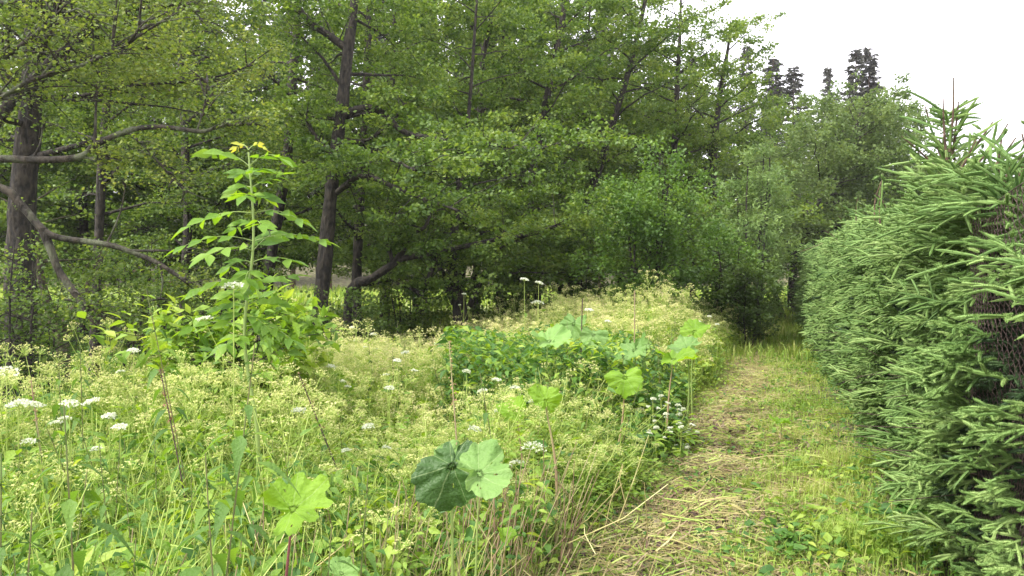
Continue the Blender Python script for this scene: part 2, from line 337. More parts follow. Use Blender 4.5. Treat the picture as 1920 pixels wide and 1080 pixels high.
# ================================================================== TREES
def crown_on(path_pts, rads, wood, leaf, base, limbs, spec):
    """limbs: list of (start point, direction, length). adds wood tubes and leaves (local coords)"""
    tpl = spec.get('tpl', L_QUAD); ls = spec.get('leaf', .07); dens = spec.get('dens', 1.); flat = spec.get('flat', .06)
    LP = []; LD = []
    SA = []; SB = []; SR = []; SG = []
    for (p0, d, ln, r0) in limbs:
        k = max(5, int(ln / .3)); t = np.linspace(0, 1, k)
        d = d / np.linalg.norm(d); side = np.cross(d, [0, 0, 1.]); side /= max(1e-6, np.linalg.norm(side))
        wob = np.cumsum(rng.normal(0, .05, (k, 3)), 0) * ln * .35; wob -= wob[0]
        path = p0 + d * ln * t[:, None] + wob + np.array([0, 0, -1.]) * (spec.get('droop', .12) * ln * t ** 2)[:, None]
        rr = r0 * (1 - t * .85)
        wood.add(*tube(path, rr, 5))
        ns = max(3, int(ln * (1 - .12) / .22)); ts = np.linspace(.16, 1, ns)
        sp = np.stack([np.interp(ts, t, path[:, i]) for i in range(3)], -1)
        sgn = np.where(np.arange(ns) % 2 == 0, 1., -1.)
        hd = norm(path[-1] - path[0]); 
        ang = rng.uniform(.5, 1.25, ns) * sgn
        hh = norm(np.array([hd[0], hd[1], 0])); ss = np.array([-hh[1], hh[0], 0])
        sd_ = np.cos(ang)[:, None] * hh + np.sin(ang)[:, None] * ss + np.stack([0 * ang, 0 * ang, rng.normal(.1, .28, ns)], -1)
        sl = ln * .42 * (1 - .55 * ts) * rng.uniform(.6, 1.3, ns) + .15
        e = sp + norm(sd_) * sl[:, None]
        SA.append(sp); SB.append(e); SR.append(r0 * .25 * (1 - .6 * ts)); SG.append(rng.normal(0, .05, (ns, 3)) * sl[:, None])
        nl = np.maximum(4, (sl * 105 * dens * 2.1 * rng.random(ns) ** 1.1)).astype(int)
        ii = np.repeat(np.arange(ns), nl); u = 1.06 - .8 * rng.random(len(ii)) ** 1.8
        pos = sp[ii] + (e - sp)[ii] * u[:, None]
        jit = rng.normal(0, 1, (len(ii), 3)) * np.array([.11, .11, flat]) * (.5 + sl[ii] * .8)[:, None]
        LP.append(pos + jit); LD.append(norm(norm(sd_)[ii] + rng.normal(0, .75, (len(ii), 3))))
    SA = np.concatenate(SA); SB = np.concatenate(SB); SR = np.concatenate(SR); SG = np.concatenate(SG)
    wood.add(*tubes(SA, SB, np.maximum(SR, .003), .0015, 3, SG))
    LP = np.concatenate(LP); LD = np.concatenate(LD); n = len(LP)
    Rn = frames(LD, up_n(n, spec.get('jit', .55)))
    leaf.add(*spread(tpl, LP, Rn, ls * rng.uniform(.55, 1.25, n)))
    return n

def make_limbs(path, rads, z0, z1, count, length, tilt=.25, bias=None, lf=None):
    L_ = []; zs = path[:, 2]
    for i in range(count):
        q = (i + rng.uniform(0, 1)) / count; z = z0 + (z1 - z0) * q
        p = np.array([np.interp(z, zs, path[:, 0]), np.interp(z, zs, path[:, 1]), z])
        az = i * 2.4 + rng.uniform(-.5, .5)
        dx, dy = math.cos(az), math.sin(az)
        if bias is not None: dx += bias[0]; dy += bias[1]
        ln = length * rng.uniform(.7, 1.15) * (lf(q) if lf else (1 - .55 * q ** 1.5))
        L_.append((p, np.array([dx, dy, tilt + .45 * q + rng.normal(0, .12)]), ln, np.interp(z, zs, rads) * .33 + .006))
    return L_

LEAFN = 0
def tree(name, label, pts, widths, d, z0, top, count, length, spec, leafmat='alder', barkmat='bark', extra=(), cat='tree', group=None, bias=(0, .55), lf=None, sides=10, flat_top=None, tilt=.25):
    """pts = trunk in photo pixels at depth d (+ optional depth offset), bottom to top"""
    global LEAFN
    W = np.array([P(p[0], p[1], d + (p[2] if len(p) > 2 else 0)) for p in pts])
    base = W[0].copy(); g = float(gz(base[0], base[1]))
    if base[2] > g: W = np.vstack([[base[0], base[1], g - .1], W]); widths = [widths[0] * 1.12] + list(widths)
    wid = np.array(widths) / F * d / 2 * .8
    if W[-1][2] < top:
        dd = W[-1] - W[-2]; dd = dd / dd[2] * .5; dd[2] = 1; dd[:2] = np.clip(dd[:2], -.25, .25)
        W = np.vstack([W, W[-1] + dd * (top - W[-1][2])]); wid = np.append(wid, .02)
    path = bez(W, 6); rads = np.interp(np.linspace(0, 1, len(path)), np.linspace(0, 1, len(wid)), wid)
    o0 = np.array([path[0][0], path[0][1], g]); path = path - o0
    rads = rads * (1 + .5 * np.exp(-np.maximum(path[:, 2], 0) / .25))
    rads = rads * (1 + rng.normal(0, .05, len(rads)))
    root = empty(name, o0, label, cat, group)
    tr = Acc(); tr.add(*tube(path, rads, sides)); 
    wood = Acc(); leaf = Acc(); limbs = []
    for ex in extra:       # explicit limbs: list of (px,py,dd) , w0, w1
        q, w0, w1 = ex[:3]; lp = bez([P(a[0], a[1], d + (a[2] if len(a) > 2 else 0)) - o0 for a in q], 6)
        lw = np.linspace(w0, w1, len(lp)) / F * d / 2
        wood.add(*tube(lp, lw, 7))
        if len(ex) < 4 or ex[3]:
            for k in range(max(3, int(len(lp) * (ex[4] if len(ex) > 4 else 0))), len(lp), 2):
                s = lp[k] - lp[k - 1]; s = s / np.linalg.norm(s)
                for sg in (-1, 1):
                    dv = s * .6 + np.array([rng.normal(0, .5), rng.normal(0, .9), rng.normal(.25, .3)])
                    limbs.append((lp[k], dv, rng.uniform(.6, 1.3) * (ex[3] if len(ex) > 3 else 1), .012))
    limbs += make_limbs(path, rads, z0 - g, top - g, count, length, tilt, bias, lf)
    LEAFN += crown_on(path, rads, wood, leaf, o0, limbs, spec)
    tr.build('trunk', M[barkmat], root); wood.build('branches', M[barkmat], root); leaf.build('crown', M[leafmat], root, smooth=False)
    return root

S14 = dict(leaf=.068, dens=1.35, flat=.05, jit=.6)
GR = None
# -- near and middle trees, each drawn along its own trunk
tree('broadleaf_tree', 'thick grey-brown trunk at the far left edge of the wood with leaves hanging over it',
     [(42, 700), (38, 520), (42, 380), (58, 200), (70, 20), (78, -100)], [70, 64, 58, 50, 44, 38], 10.0, 3.0, 9.5, 30, 2.2, dict(leaf=.045, dens=1.6, jit=.6), 'alder', 'bark', bias=(0, .1))
tree('broadleaf_tree', 'slim straight dark trunk just right of the thick far left tree',
     [(178, 640), (184, 480), (192, 300), (205, 130), (214, 0)], [24, 22, 20, 17, 14], 13.0, 2.4, 9, 24, 2.0, S14)
tree('mossy_tree', 'low crooked mossy trunk that forks near the ground, between two straight trunks',
     [(118, 650), (98, 590), (82, 545), (70, 470)], [30, 24, 20, 14], 10.5, 1.6, 3.0, 8, 1.0, dict(leaf=.06, dens=.8), 'alder', 'bark_moss',
     extra=[([(115, 640), (125, 600), (150, 560, .2), (172, 520, .3)], 18, 8), ([(100, 600), (60, 640, .2), (40, 655, .3)], 9, 5)])
tree('broadleaf_tree', 'thin dark trunk standing behind the bare mossy branch on the left',
     [(345, 560), (352, 420), (346, 260), (340, 120), (345, 0)], [22, 20, 18, 15, 12], 17.5, 1.6, 10, 26, 2.4, S14)
tree('broadleaf_tree', 'leaning slender trunk with sky glinting beside its top, left of the largest trunk',
     [(498, 580), (515, 440), (538, 300), (547, 170), (556, 60), (560, -40)], [26, 24, 24, 22, 20, 18], 16.0, 2.4, 11, 24, 2.2, S14)
tree('broadleaf_tree', 'largest dark alder with a forked trunk and a long arched limb to the right',
     [(597, 620), (608, 500), (622, 350), (640, 210), (652, 100), (668, -40)], [40, 35, 30, 30, 26, 19], 13.5, 2.9, 9.6, 26, 2.6, S14, 'alder', 'bark', bias=(0, 1.),
     extra=[([(648, 215), (668, 206), (700, 203), (728, 222), (765, 250, -.3), (850, 265, -.8), (960, 275, -1.2), (1010, 282, -1.4)], 16, 6, 1., .6),
            ([(622, 290), (600, 268), (582, 240), (572, 215)], 11, 6, .5),
            ([(655, 95), (615, 65), (580, 40), (545, -5)], 16, 10),
            ([(648, 262), (690, 262), (738, 225), (760, 190)], 7, 4, .6),
            ([(630, 362), (680, 330, -.8), (760, 360, -1.8), (860, 395, -2.4)], 12, 4, 1.1),
            ([(655, 300), (640, 330, -.5), (720, 300, -2), (780, 320, -3)], 6, 4, 1.1)])
tree('broadleaf_tree', 'slim trunk rising directly behind and right of the largest alder',
     [(668, 560), (672, 440), (680, 300), (686, 180), (690, 80), (694, -40)], [24, 22, 20, 18, 16, 14], 16.5, 1.2, 11, 22, 2.4, S14)
tree('multi_stemmed_tree', 'dark multi-stemmed alder with leaning stems low over the yellow meadow',
     [(862, 575), (848, 530), (850, 450), (862, 330), (880, 200)], [34, 28, 20, 14, 9], 15.0, 1.3, 7.5, 30, 2.6, S14, 'alder', 'bark',
     extra=[([(852, 570), (832, 520), (820, 480), (812, 430)], 14, 8, .7), ([(880, 575), (905, 520), (930, 470)], 12, 6, .7)])
tree('leaning_tree', 'half-fallen dark stem leaning to the right with leafy shoots, low in the wood',
     [(655, 555), (700, 520), (745, 487), (770, 440), (800, 420)], [22, 20, 18, 12, 8], 14.2, 2.6, 3.2, 6, 1.2, S14, 'alder', 'bark',
     extra=[([(745, 487), (830, 470, -.2), (930, 450, -.4), (1000, 438, -.6), (1050, 420, -.8)], 12, 5, .8),
            ([(790, 560, .2), (812, 500), (830, 460)], 12, 7, .7), ([(745, 530), (780, 545), (808, 575)], 9, 6, .3),
            ([(735, 490), (732, 460), (758, 430)], 9, 5, .4)])
for (lab, pts, wd, d, top, cnt, ln) in [
    ('thin dark trunk showing in the gap of leaves right of the arched limb', [(893, 560), (896, 420), (898, 300), (904, 120), (930, 0)], [18, 16, 14, 12, 10], 19, 11, 26, 2.8),
    ('alder whose trunk tilts right through the middle of the wood', [(985, 560), (990, 430), (1000, 320), (1032, 150), (1060, 0)], [22, 20, 18, 16, 12], 18.5, 11, 30, 3.0),
    ('tall right-tilting alder at the edge of the open sky gap', [(1060, 560), (1100, 380), (1122, 320), (1150, 230), (1185, 110), (1212, -10)], [20, 18, 17, 15, 13, 9], 19.5, 9.2, 36, 2.7),
    ('crowded alder between the big bush and the tree line top', [(1230, 560), (1240, 420), (1262, 300), (1270, 160), (1275, 60)], [20, 18, 16, 12, 8], 21, 9.2, 34, 2.8),
    ('alder with a rounded top against the white sky left of the far spruces', [(1342, 560), (1340, 440), (1338, 300), (1350, 180), (1365, 90)], [20, 19, 17, 12, 7], 22, 8.6, 36, 2.7)]:
    tree('broadleaf_tree', lab, pts, wd, d, 1.3, top, cnt, ln, dict(leaf=.085, dens=1.15, flat=.06, jit=.6), lf=lambda q: 1 - .62 * q ** 2, bias=(0, .15))
tree('broadleaf_tree', 'spreading tree behind the far end of the path with a broad crown over the hedge',
     [(1487, 600), (1488, 500), (1510, 420), (1580, 300), (1618, 200)], [24, 20, 16, 10, 6], 27, 1.8, 7.5, 52, 3.2, dict(leaf=.105, dens=1.3, flat=.12, jit=.8), 'alder_far', 'bark', lf=lambda q: 1.0 - .68 * q ** 2, bias=(.7, 0))
tree('broadleaf_tree', 'slim leaning tree at the shaded far end of the mown path',
     [(1468, 600), (1450, 540), (1432, 480), (1415, 400)], [14, 13, 12, 8], 24, 2.5, 6.2, 22, 2.3, dict(leaf=.11, dens=.9), 'alder_far')
tree('broadleaf_tree', 'rounded pale green tree just above the middle of the hedge',
     [(1640, 560), (1640, 480), (1650, 360), (1645, 230)], [20, 16, 12, 6], 30, 2.2, 7.6, 38, 3.2, dict(leaf=.11, dens=1.3, flat=.12, jit=.8), 'alder_far', lf=lambda q: 1.05 - .6 * q ** 2)
tree('broadleaf_tree', 'low distant tree showing left of the hedge leader shoots',
     [(1745, 560), (1745, 400), (1748, 290)], [20, 16, 8], 36, 2.2, 5.6, 34, 2.2, dict(leaf=.12, dens=1.5, flat=.12), 'alder_far')
# tree with its trunk out of frame whose bare branches cross the left of the picture
tree('overhanging_tree', 'long lichen-covered branches reaching in from the left edge above the meadow',
     [(-230, 900), (-240, 500), (-220, 200), (-180, -100)], [90, 80, 70, 60], 6.0, 2.6, 7.5, 4, 1.2, dict(leaf=.032, dens=1.0), 'willow', 'bark_pale',
     extra=[([(-235, 330), (-100, 305), (0, 298), (80, 300), (150, 294), (180, 272), (240, 245), (300, 238), (360, 245), (385, 246), (420, 235), (470, 233)], 17, 5, .12, .85),
            ([(245, 250), (280, 285), (320, 330), (350, 362)], 5, 3, .12),
            ([(370, 245), (385, 190), (388, 150)], 4, 2, .25),
            ([(150, 294), (185, 298), (215, 297)], 6, 3, .1),
            ([(-238, 340), (-120, 345), (0, 352), (40, 385), (78, 428), (110, 445), (200, 458), (240, 470), (290, 490), (330, 515), (350, 530)], 19, 6, .08, .93),
            ([(240, 470), (290, 470), (345, 470)], 6, 3, .12, .95), ([(200, 458), (225, 400), (235, 350)], 4, 2, .1, .95), ([(300, 490), (305, 530), (300, 560)], 5, 2, .1, .95), ([(120, 560), (160, 570), (200, 590)], 6, 3, .1, .95), ([(60, 300), (75, 270), (80, 240)], 5, 2, .1, .95), ([(178, 272), (180, 200), (186, 130)], 6, 3, .1, .6),
            ([(80, 430), (96, 470), (112, 510), (150, 565), (180, 605), (215, 615), (250, 640)], 17, 6, .08, .93),
            ([(110, 505), (170, 580), (225, 600)], 9, 6, .1),
            ([(-200, 60), (-60, 110), (0, 108), (40, 85), (95, 40), (110, 25), (170, 22)], 14, 4, .5),
            ([(-210, 120), (-40, 190), (60, 150), (160, 120), (250, 75), (262, 40)], 10, 4, .6)])
tree('willow_tree', 'pale leafy willow crown filling the top left corner of the view',
     [(-60, 700), (-70, 450), (-20, 250), (90, 120), (170, 40)], [40, 36, 30, 22, 16], 9.3, 3.7, 6.3, 34, 2.1, dict(leaf=.040, dens=1.7, flat=.08, jit=.7, tpl=L_QUAD), 'willow', 'bark',
     extra=[([(60, 160), (160, 110), (300, 90), (400, 110)], 9, 4, .7), ([(100, 110), (220, 30), (340, 10), (380, 40)], 9, 4, .7), ([(150, 180), (250, 160), (380, 150), (480, 120)], 7, 3, .35)])
# bushes
def bush(label, px, d, top_py, half_px, mat, spec, n=26, name='leafy_bush', stems=5, group=None, cat='bush', low=.15):
    c = P(px, 560, d); g = float(gz(c[0], c[1])); H = P(px, top_py, d)[2] - g; Rr = half_px / F * d
    root = empty(name, (c[0], c[1], g), label, cat, group)
    wood = Acc(); leaf = Acc(); limbs = []
    for s in range(stems):
        a = s * 2.4 + rng.uniform(0, 1); rr = Rr * .35 * rng.uniform(.3, 1); k = np.linspace(0, 1, 6)[:, None]
        h = H * rng.uniform(.75, .97) if s else H * .95
        p = np.array([math.cos(a) * .12, math.sin(a) * .12, -.05]) + k * np.array([math.cos(a) * rr, math.sin(a) * rr, h]) + np.cumsum(rng.normal(0, .03, (6, 3)), 0) * [1, 1, 0]
        wood.add(*tube(p, np.linspace(.028, .008, 6) * H / 3, 5))
        limbs += make_limbs(p, np.linspace(.02, .006, 6), H * low, h, n // stems + 1, Rr * .95, .3, lf=lambda q: (.45 + 1.1 * q) if q < .5 else (1.0 - .75 * ((q - .5) * 2) ** 2))
    crown_on(None, None, wood, leaf, None, limbs, spec)
    wood.build('stems', M['bark'], root); leaf.build('foliage', M[mat], root, smooth=False); return root
bush('large rounded dark green bush standing at the back edge of the meadow', 1212, 14.6, 262, 118, 'bright_shrub', dict(leaf=.066, dens=2.0, flat=.12, jit=.7), 84, stems=7)
bush('pale feathery young ash with light green shoot tips beside the far path', 1410, 17, 262, 72, 'ash_tree', dict(leaf=.10, dens=1.8, flat=.12, jit=.7, droop=.3, tpl=L_NARROW), 72, 'young_ash_tree', 6, cat='tree')
bush('low glossy dark bush where the path meets the wood', 1395, 15.5, 480, 62, 'shrub', dict(leaf=.07, dens=1.3, flat=.1), 40)
bush('narrow bright bush beside the path end below the young ash', 1352, 16, 400, 55, 'bright_shrub', dict(leaf=.075, dens=1.1, flat=.1), 40)
bush('mid green bush left of the large rounded bush', 1075, 16.5, 400, 95, 'alder', dict(leaf=.08, dens=1.2, flat=.08), 60)
bush('dark shrub under the arched limb of the largest alder', 955, 16, 440, 90, 'alder', dict(leaf=.08, dens=1.1, flat=.07), 50)
bush('shrub growing around the foot of the largest alder', 640, 12.6, 545, 70, 'shrub', dict(leaf=.06, dens=1.1, flat=.08), 34)
bush('shaded shrub between the leaning stems and the meadow', 760, 16.5, 470, 110, 'alder', dict(leaf=.075, dens=1.0, flat=.07), 50)
bush('shaded shrub behind the ash sapling on the left', 420, 14, 470, 110, 'shrub', dict(leaf=.07, dens=.9, flat=.07), 50)
bush('leafy shrub beside the thick left trunk', 60, 9.2, 520, 70, 'shrub', dict(leaf=.05, dens=.8, flat=.07), 34)
bush('small-leaved shrub hiding the foot of the thick far left trunk', 25, 8.6, 430, 85, 'alder', dict(leaf=.042, dens=.9, flat=.07), 40)
bush('shrub in the shade between the left trunks', 250, 15, 430, 100, 'alder', dict(leaf=.07, dens=.8, flat=.07), 44)
bush('broad elder shrub with large dull leaves at the foot of the ash sapling', 440, 5.6, 556, 140, 'herb', dict(leaf=.11, dens=1.0, flat=.12, jit=.45, tpl=L_OVATE), 40, 'elder_bush', 6)

# -- second row of alders closing the wood (five shapes, repeated)
protos = []
GRW = 'leafy trees closing the wood behind the first row of trunks'
LBW = 'leafy tree among the crowded trees closing the wood behind the front trunks'
for k in range(5):
    H = 10.5 + k * .5
    root = empty('background_tree', (0, 0, 0), LBW, 'tree', GRW)
    path = np.stack([np.linspace(0, rng.uniform(-.6, .6), 9) + rng.normal(0, .04, 9), np.linspace(0, .3, 9), np.linspace(-.2, H, 9)], -1)
    rads = np.linspace(.15, .03, 9)
    tr = Acc(); tr.add(*tube(path, rads, 8)); wood = Acc(); leaf = Acc()
    crown_on(None, None, wood, leaf, None, make_limbs(path, rads, 1.7, H, 44, 3.0, .25, lf=lambda q: 1 - .5 * q ** 2), dict(leaf=.10, dens=1.0, flat=.07, jit=.6))
    tr.build('trunk', M['bark'], root); wood.build('branches', M['bark'], root); leaf.build('crown', M['alder'], root, smooth=False)
    reg(root); protos.append(root)
spots = [(-40, 19, 1), (70, 24, .95), (150, 20, .9), (270, 25, 1), (310, 21, 1), (420, 23, .85), (490, 27, .8), (600, 24, .85), (720, 21, 1), (780, 26, 1), (860, 23, 1),
         (940, 24, 1), (1010, 27, 1), (1080, 24, .88), (1160, 26, .9), (1210, 30, .9), (1300, 27, .82), (1370, 30, .78), (-150, 24, 1), (-250, 20, 1), (1490, 34, .8), (1560, 32, .72)]
for i, (px, d, s) in enumerate(spots):
    r = protos[i] if i < 5 else copy_tree(protos[i % 5])
    c = P(px, 560, d); r.location = (c[0], c[1], float(gz(c[0], c[1]))); r.rotation_euler.z = rng.uniform(0, 6.28); r.scale = (s, s, s * rng.uniform(.92, 1.05))
    if i in (20, 21):
        r['label'] = 'pale leafy tree beyond the far end of the path' if i == 20 else 'leafy tree behind the broad crown over the hedge'
        if 'group' in r: del r['group']

# -- far spruces
sprot = []
for k in range(4):
    H = 20.; root = empty('spruce_tree', (0, 0, 0), 'dark spruce in the distant conifers behind the leafy wood', 'tree', 'distant spruces behind the wood')
    path = np.stack([np.zeros(6), np.zeros(6), np.linspace(-.5, H, 6)], -1); tr = Acc(); tr.add(*tube(path, np.linspace(.22, .02, 6), 7))
    A = []; B = []; z = 2.5; LP = []; LD = []
    while z < H - .25:
        q = z / H; ln = (2.7 * (1 - q) ** .72 + .1) * rng.uniform(.7, 1.2); nb = int(rng.integers(3, 6))
        for j in range(nb):
            a = rng.uniform(0, 6.28); l = ln * rng.uniform(.55, 1.15); dz = -.28 * l if q < .75 else .12 * l
            d0 = np.array([math.cos(a), math.sin(a), 0]); p0 = np.array([0, 0, z]); p1 = p0 + d0 * l + [0, 0, dz + .0]
            A.append(p0); B.append(p1); m = int(30 * l) + 8; u = rng.uniform(.12, 1.05, m)
            sdv = np.array([-d0[1], d0[0], 0]); wdt = .3 * l * (1.05 - u)
            LP.append(p0 + (p1 - p0) * u[:, None] + sdv * (rng.uniform(-1, 1, m) * wdt)[:, None] + rng.normal(0, .05, (m, 3)))
            LD.append(norm(d0 + sdv * rng.normal(0, .6, m)[:, None] + np.array([0, 0, -1]) * rng.uniform(-.2, .9, m)[:, None]))
        z += rng.uniform(.22, .42) * (1.1 - .5 * q)
    LP = np.concatenate(LP); LD = np.concatenate(LD); n_ = len(LP)
    wd = Acc(); wd.add(*tubes(A, B, .03, .008, 3)); lf_ = Acc(); sc = rng.uniform(.24, .5, n_)
    lf_.add(*spread(L_QUAD, LP, frames(LD, up_n(n_, .5)), np.stack([sc * .45, sc, sc], -1)))
    tr.build('trunk', M['pine_bark'], root); wd.build('branches', M['pine_bark'], root); lf_.build('crown', M['spruce_far'], root, smooth=False)
    reg(root); sprot.append(root)
used = 0
def put_spruce(px, top, d, w=1., label=None, name=None):
    global used
    r = sprot[used] if used < 4 else copy_tree(sprot[used % 4]); used += 1
    c = P(px, top, d); g = float(gz(c[0], d)); s = (c[2] - g) / 20.
    r.location = (c[0], c[1], g); r.scale = (w * s, w * s, s); r.rotation_euler.z = rng.uniform(0, 6.28)
    r['label'] = label or 'dark spruce in the distant conifers behind the leafy wood'
    if not label: r['group'] = 'distant spruces behind the wood'
    elif 'group' in r: del r['group']
    return r
put_spruce(1450, 104, 62, 1.2, 'narrow spruce with a pointed top left of a similar one, against the sky')
put_spruce(1488, 122, 58, 1.2, 'ragged narrow spruce top in the sky gap right of its taller twin')
put_spruce(1552, 122, 70, .9, 'smallest lone spruce tip peeking above the leafy crown')
put_spruce(1605, 88, 60, 1.1, 'blunt dense conifer rising behind the broad leafy crown on the right')
put_spruce(1630, 86, 61, 1.1, 'blunt-topped conifer close behind the dense one on the right')
put_spruce(1128, 8, 46, .9, 'spruce spire standing in the pale sky gap above the middle of the wood')
put_spruce(1400, 80, 60, .8, 'dark spruce half hidden by the alder with the rounded top')
for px in list(range(-120, 1320, 62)):
    dd = rng.uniform(44, 66); put_spruce(px + rng.uniform(-22, 22), rng.uniform(-120, 60) if px < 1150 else rng.uniform(60, 110), dd, rng.uniform(.8, 1.15))
for px in list(range(-100, 1450, 90)):
    put_spruce(px + rng.uniform(-22, 22), rng.uniform(-60, 120) if px < 1150 else rng.uniform(120, 200), rng.uniform(70, 85), rng.uniform(1., 1.3))

# ================================================================== HEDGE
def hedge():
    root = empty('spruce_hedge', (hedge_x(12) + .5, 12, 0), 'long tall trimmed spruce hedge with fresh green shoots along the mown path', 'hedge')
    o0 = np.array([hedge_x(12) + .5, 12, 0]); T = norm(np.array([.34, 1, 0])); Nn = np.array([-T[1], T[0], 0])   # Nn points to the path
    Y0, Y1 = 2.75, 24.5
    TOP = lambda y: 2.08 - .08 * (y < 6) + .07 * np.sin(y * 2.1) + .05 * np.sin(y * 5.3 + 1) - .22 * np.clip((3.6 - y) / .5, 0, 1.2) + np.where(y < 5.2, .12 * np.clip(1 - abs(y - 4.3), 0, 1), 0)
    def bulge(y, z):    # how far the face stands toward the path
        b = .06 * np.sin(y * 1.9 + z) + .05 * np.sin(y * 4.7 + z * 3) - .10 * np.clip(z - 1.6, 0, 1) ** 1.5 + .08 * np.sin(z * 2.0) + .06 * np.sin(y * 8 + z * 5 + 2 * np.sin(z * 3)) * np.sin(z * 9 + y * 3)
        return b
    # dark twiggy interior
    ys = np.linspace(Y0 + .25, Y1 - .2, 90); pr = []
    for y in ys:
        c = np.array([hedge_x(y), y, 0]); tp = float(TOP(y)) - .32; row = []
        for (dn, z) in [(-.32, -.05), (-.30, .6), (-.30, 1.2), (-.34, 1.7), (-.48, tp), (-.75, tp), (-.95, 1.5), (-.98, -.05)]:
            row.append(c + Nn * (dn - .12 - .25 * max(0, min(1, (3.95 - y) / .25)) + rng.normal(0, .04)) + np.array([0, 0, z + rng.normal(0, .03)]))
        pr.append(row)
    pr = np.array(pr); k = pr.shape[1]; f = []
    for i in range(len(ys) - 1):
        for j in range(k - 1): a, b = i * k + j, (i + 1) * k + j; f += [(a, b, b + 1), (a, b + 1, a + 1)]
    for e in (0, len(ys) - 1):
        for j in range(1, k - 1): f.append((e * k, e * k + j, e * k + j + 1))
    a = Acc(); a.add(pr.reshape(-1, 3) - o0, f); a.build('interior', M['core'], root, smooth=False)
    # trunks
    tk = Acc()
    for y in np.arange(Y0 + .1, Y1, .55):
        c = np.array([hedge_x(y), y, 0]) - Nn * .5; h = float(TOP(y)) - .1
        tk.add(*tube(np.array([c + [0, 0, -.1], c + [.02, 0, h * .5], c + [0, .02, h]]) - o0, [.05, .035, .008], 6))
    tk.build('trunks', M['twig'], root)
    # shoots: axis with needles all round, swept forward
    nd = Acc(); old = Acc(); ax = Acc(); YC = 3.75
    def shoots(Pn, D, Ln, per, nl, nw, acc, droop=.12):
        N = len(Pn)
        u = np.tile(np.linspace(.04, 1, per), N) + rng.normal(0, .008, N * per); i = np.repeat(np.arange(N), per)
        base = Pn[i] + D[i] * (u * Ln[i])[:, None] + np.array([0, 0, -droop]) * (u ** 2 * Ln[i])[:, None]
        x = norm(np.cross(D, [0, 0, 1.])); z = np.cross(x, D); th = rng.uniform(-.6, math.pi + .6, N * per)
        rad = np.cos(th)[:, None] * x[i] + np.sin(th)[:, None] * z[i]
        dd = norm(D[i] * (.35 + .6 * u[:, None]) + rad * .95)
        ln = nl * (1.05 - .4 * u ** 3) * rng.uniform(.85, 1.15, N * per)
        side = norm(np.cross(dd, rng.normal(0, 1, (N * per, 3))))
        a0 = base - side * nw[i][:, None] * .5; a1 = base + side * nw[i][:, None] * .5; a2 = base + dd * ln[:, None]
        v = np.stack([a0, a1, a2], 1).reshape(N, per * 3, 3); v = np.concatenate([Pn[:, None, :], v], 1)
        q = np.arange(per) * 3 + 1
        fl = np.stack([q, q + 1, q + 2], -1)
        lk = np.stack([q[:-1], q[1:], q[:-1] + 1], -1); fl = np.concatenate([fl, lk, [[0, 1, 2]]])
        ff = fl[None] + (np.arange(N) * (per * 3 + 1))[:, None, None]
        acc.add(v.reshape(-1, 3) - o0, ff.reshape(-1, 3))
        # plump body of packed needles around the axis
        K = 5; uu = np.array([.02, .25, .55, .85, 1.0]); rr_ = nl * np.array([.22, .42, .46, .40, .12]); an = np.arange(5) / 5 * 2 * math.pi + .3
        cen = Pn[:, None] + D[:, None] * (uu[None, :, None] * Ln[:, None, None]) + np.array([0, 0, -droop]) * (uu[None, :, None] ** 2 * Ln[:, None, None])
        ring = np.cos(an)[None, :, None] * x[:, None] + np.sin(an)[None, :, None] * z[:, None]
        vv = cen[:, :, None] + ring[:, None] * (rr_[None, :, None] * rng.uniform(.75, 1.2, (N, K, 5)))[..., None]
        fb = []
        for q in range(K - 1):
            for j in range(5): jn = (j + 1) % 5; fb += [(q * 5 + j, q * 5 + jn, q * 5 + 5 + jn), (q * 5 + j, q * 5 + 5 + jn, q * 5 + 5 + j)]
        fb = np.array(fb)[None] + (np.arange(N) * K * 5)[:, None, None]; acc.add(vv.reshape(-1, 3) - o0, fb.reshape(-1, 3))
    def sprays(c, D, L0, per, nl, nw, acc, ns=6):
        """flat branch sprays: a leading shoot with pairs of side shoots"""
        N = len(c); nwv = np.full(N, nw); shoots(c, D, L0, int(per * 1.9), nl, nwv, acc)
        side = norm(np.cross(D, np.array([0, 0, 1.]) + rng.normal(0, .25, (N, 3))))
        for k in range(ns):
            u = .12 + .66 * (k // 2) / max(1, ns // 2 - 1) + rng.uniform(-.05, .05, N); s = 1 if k % 2 else -1
            p = c + D * (u * L0)[:, None] + np.array([0, 0, -.12]) * (u ** 2 * L0)[:, None]
            dd = norm(D * rng.uniform(.75, 1.1, N)[:, None] + side * s * .8 + rng.normal(0, .26, (N, 3)))
            shoots(p, dd, L0 * (.78 - .45 * u) * rng.uniform(.8, 1.2, N), per, nl * .95, nwv, acc)
    def recess(y, z): return -.38 * np.clip((3.05 + .85 * np.clip((z - 1.1) / .35, 0, 1) * np.clip((2.15 - z) / .15, 0, 1) - y) / .2, 0, 1)
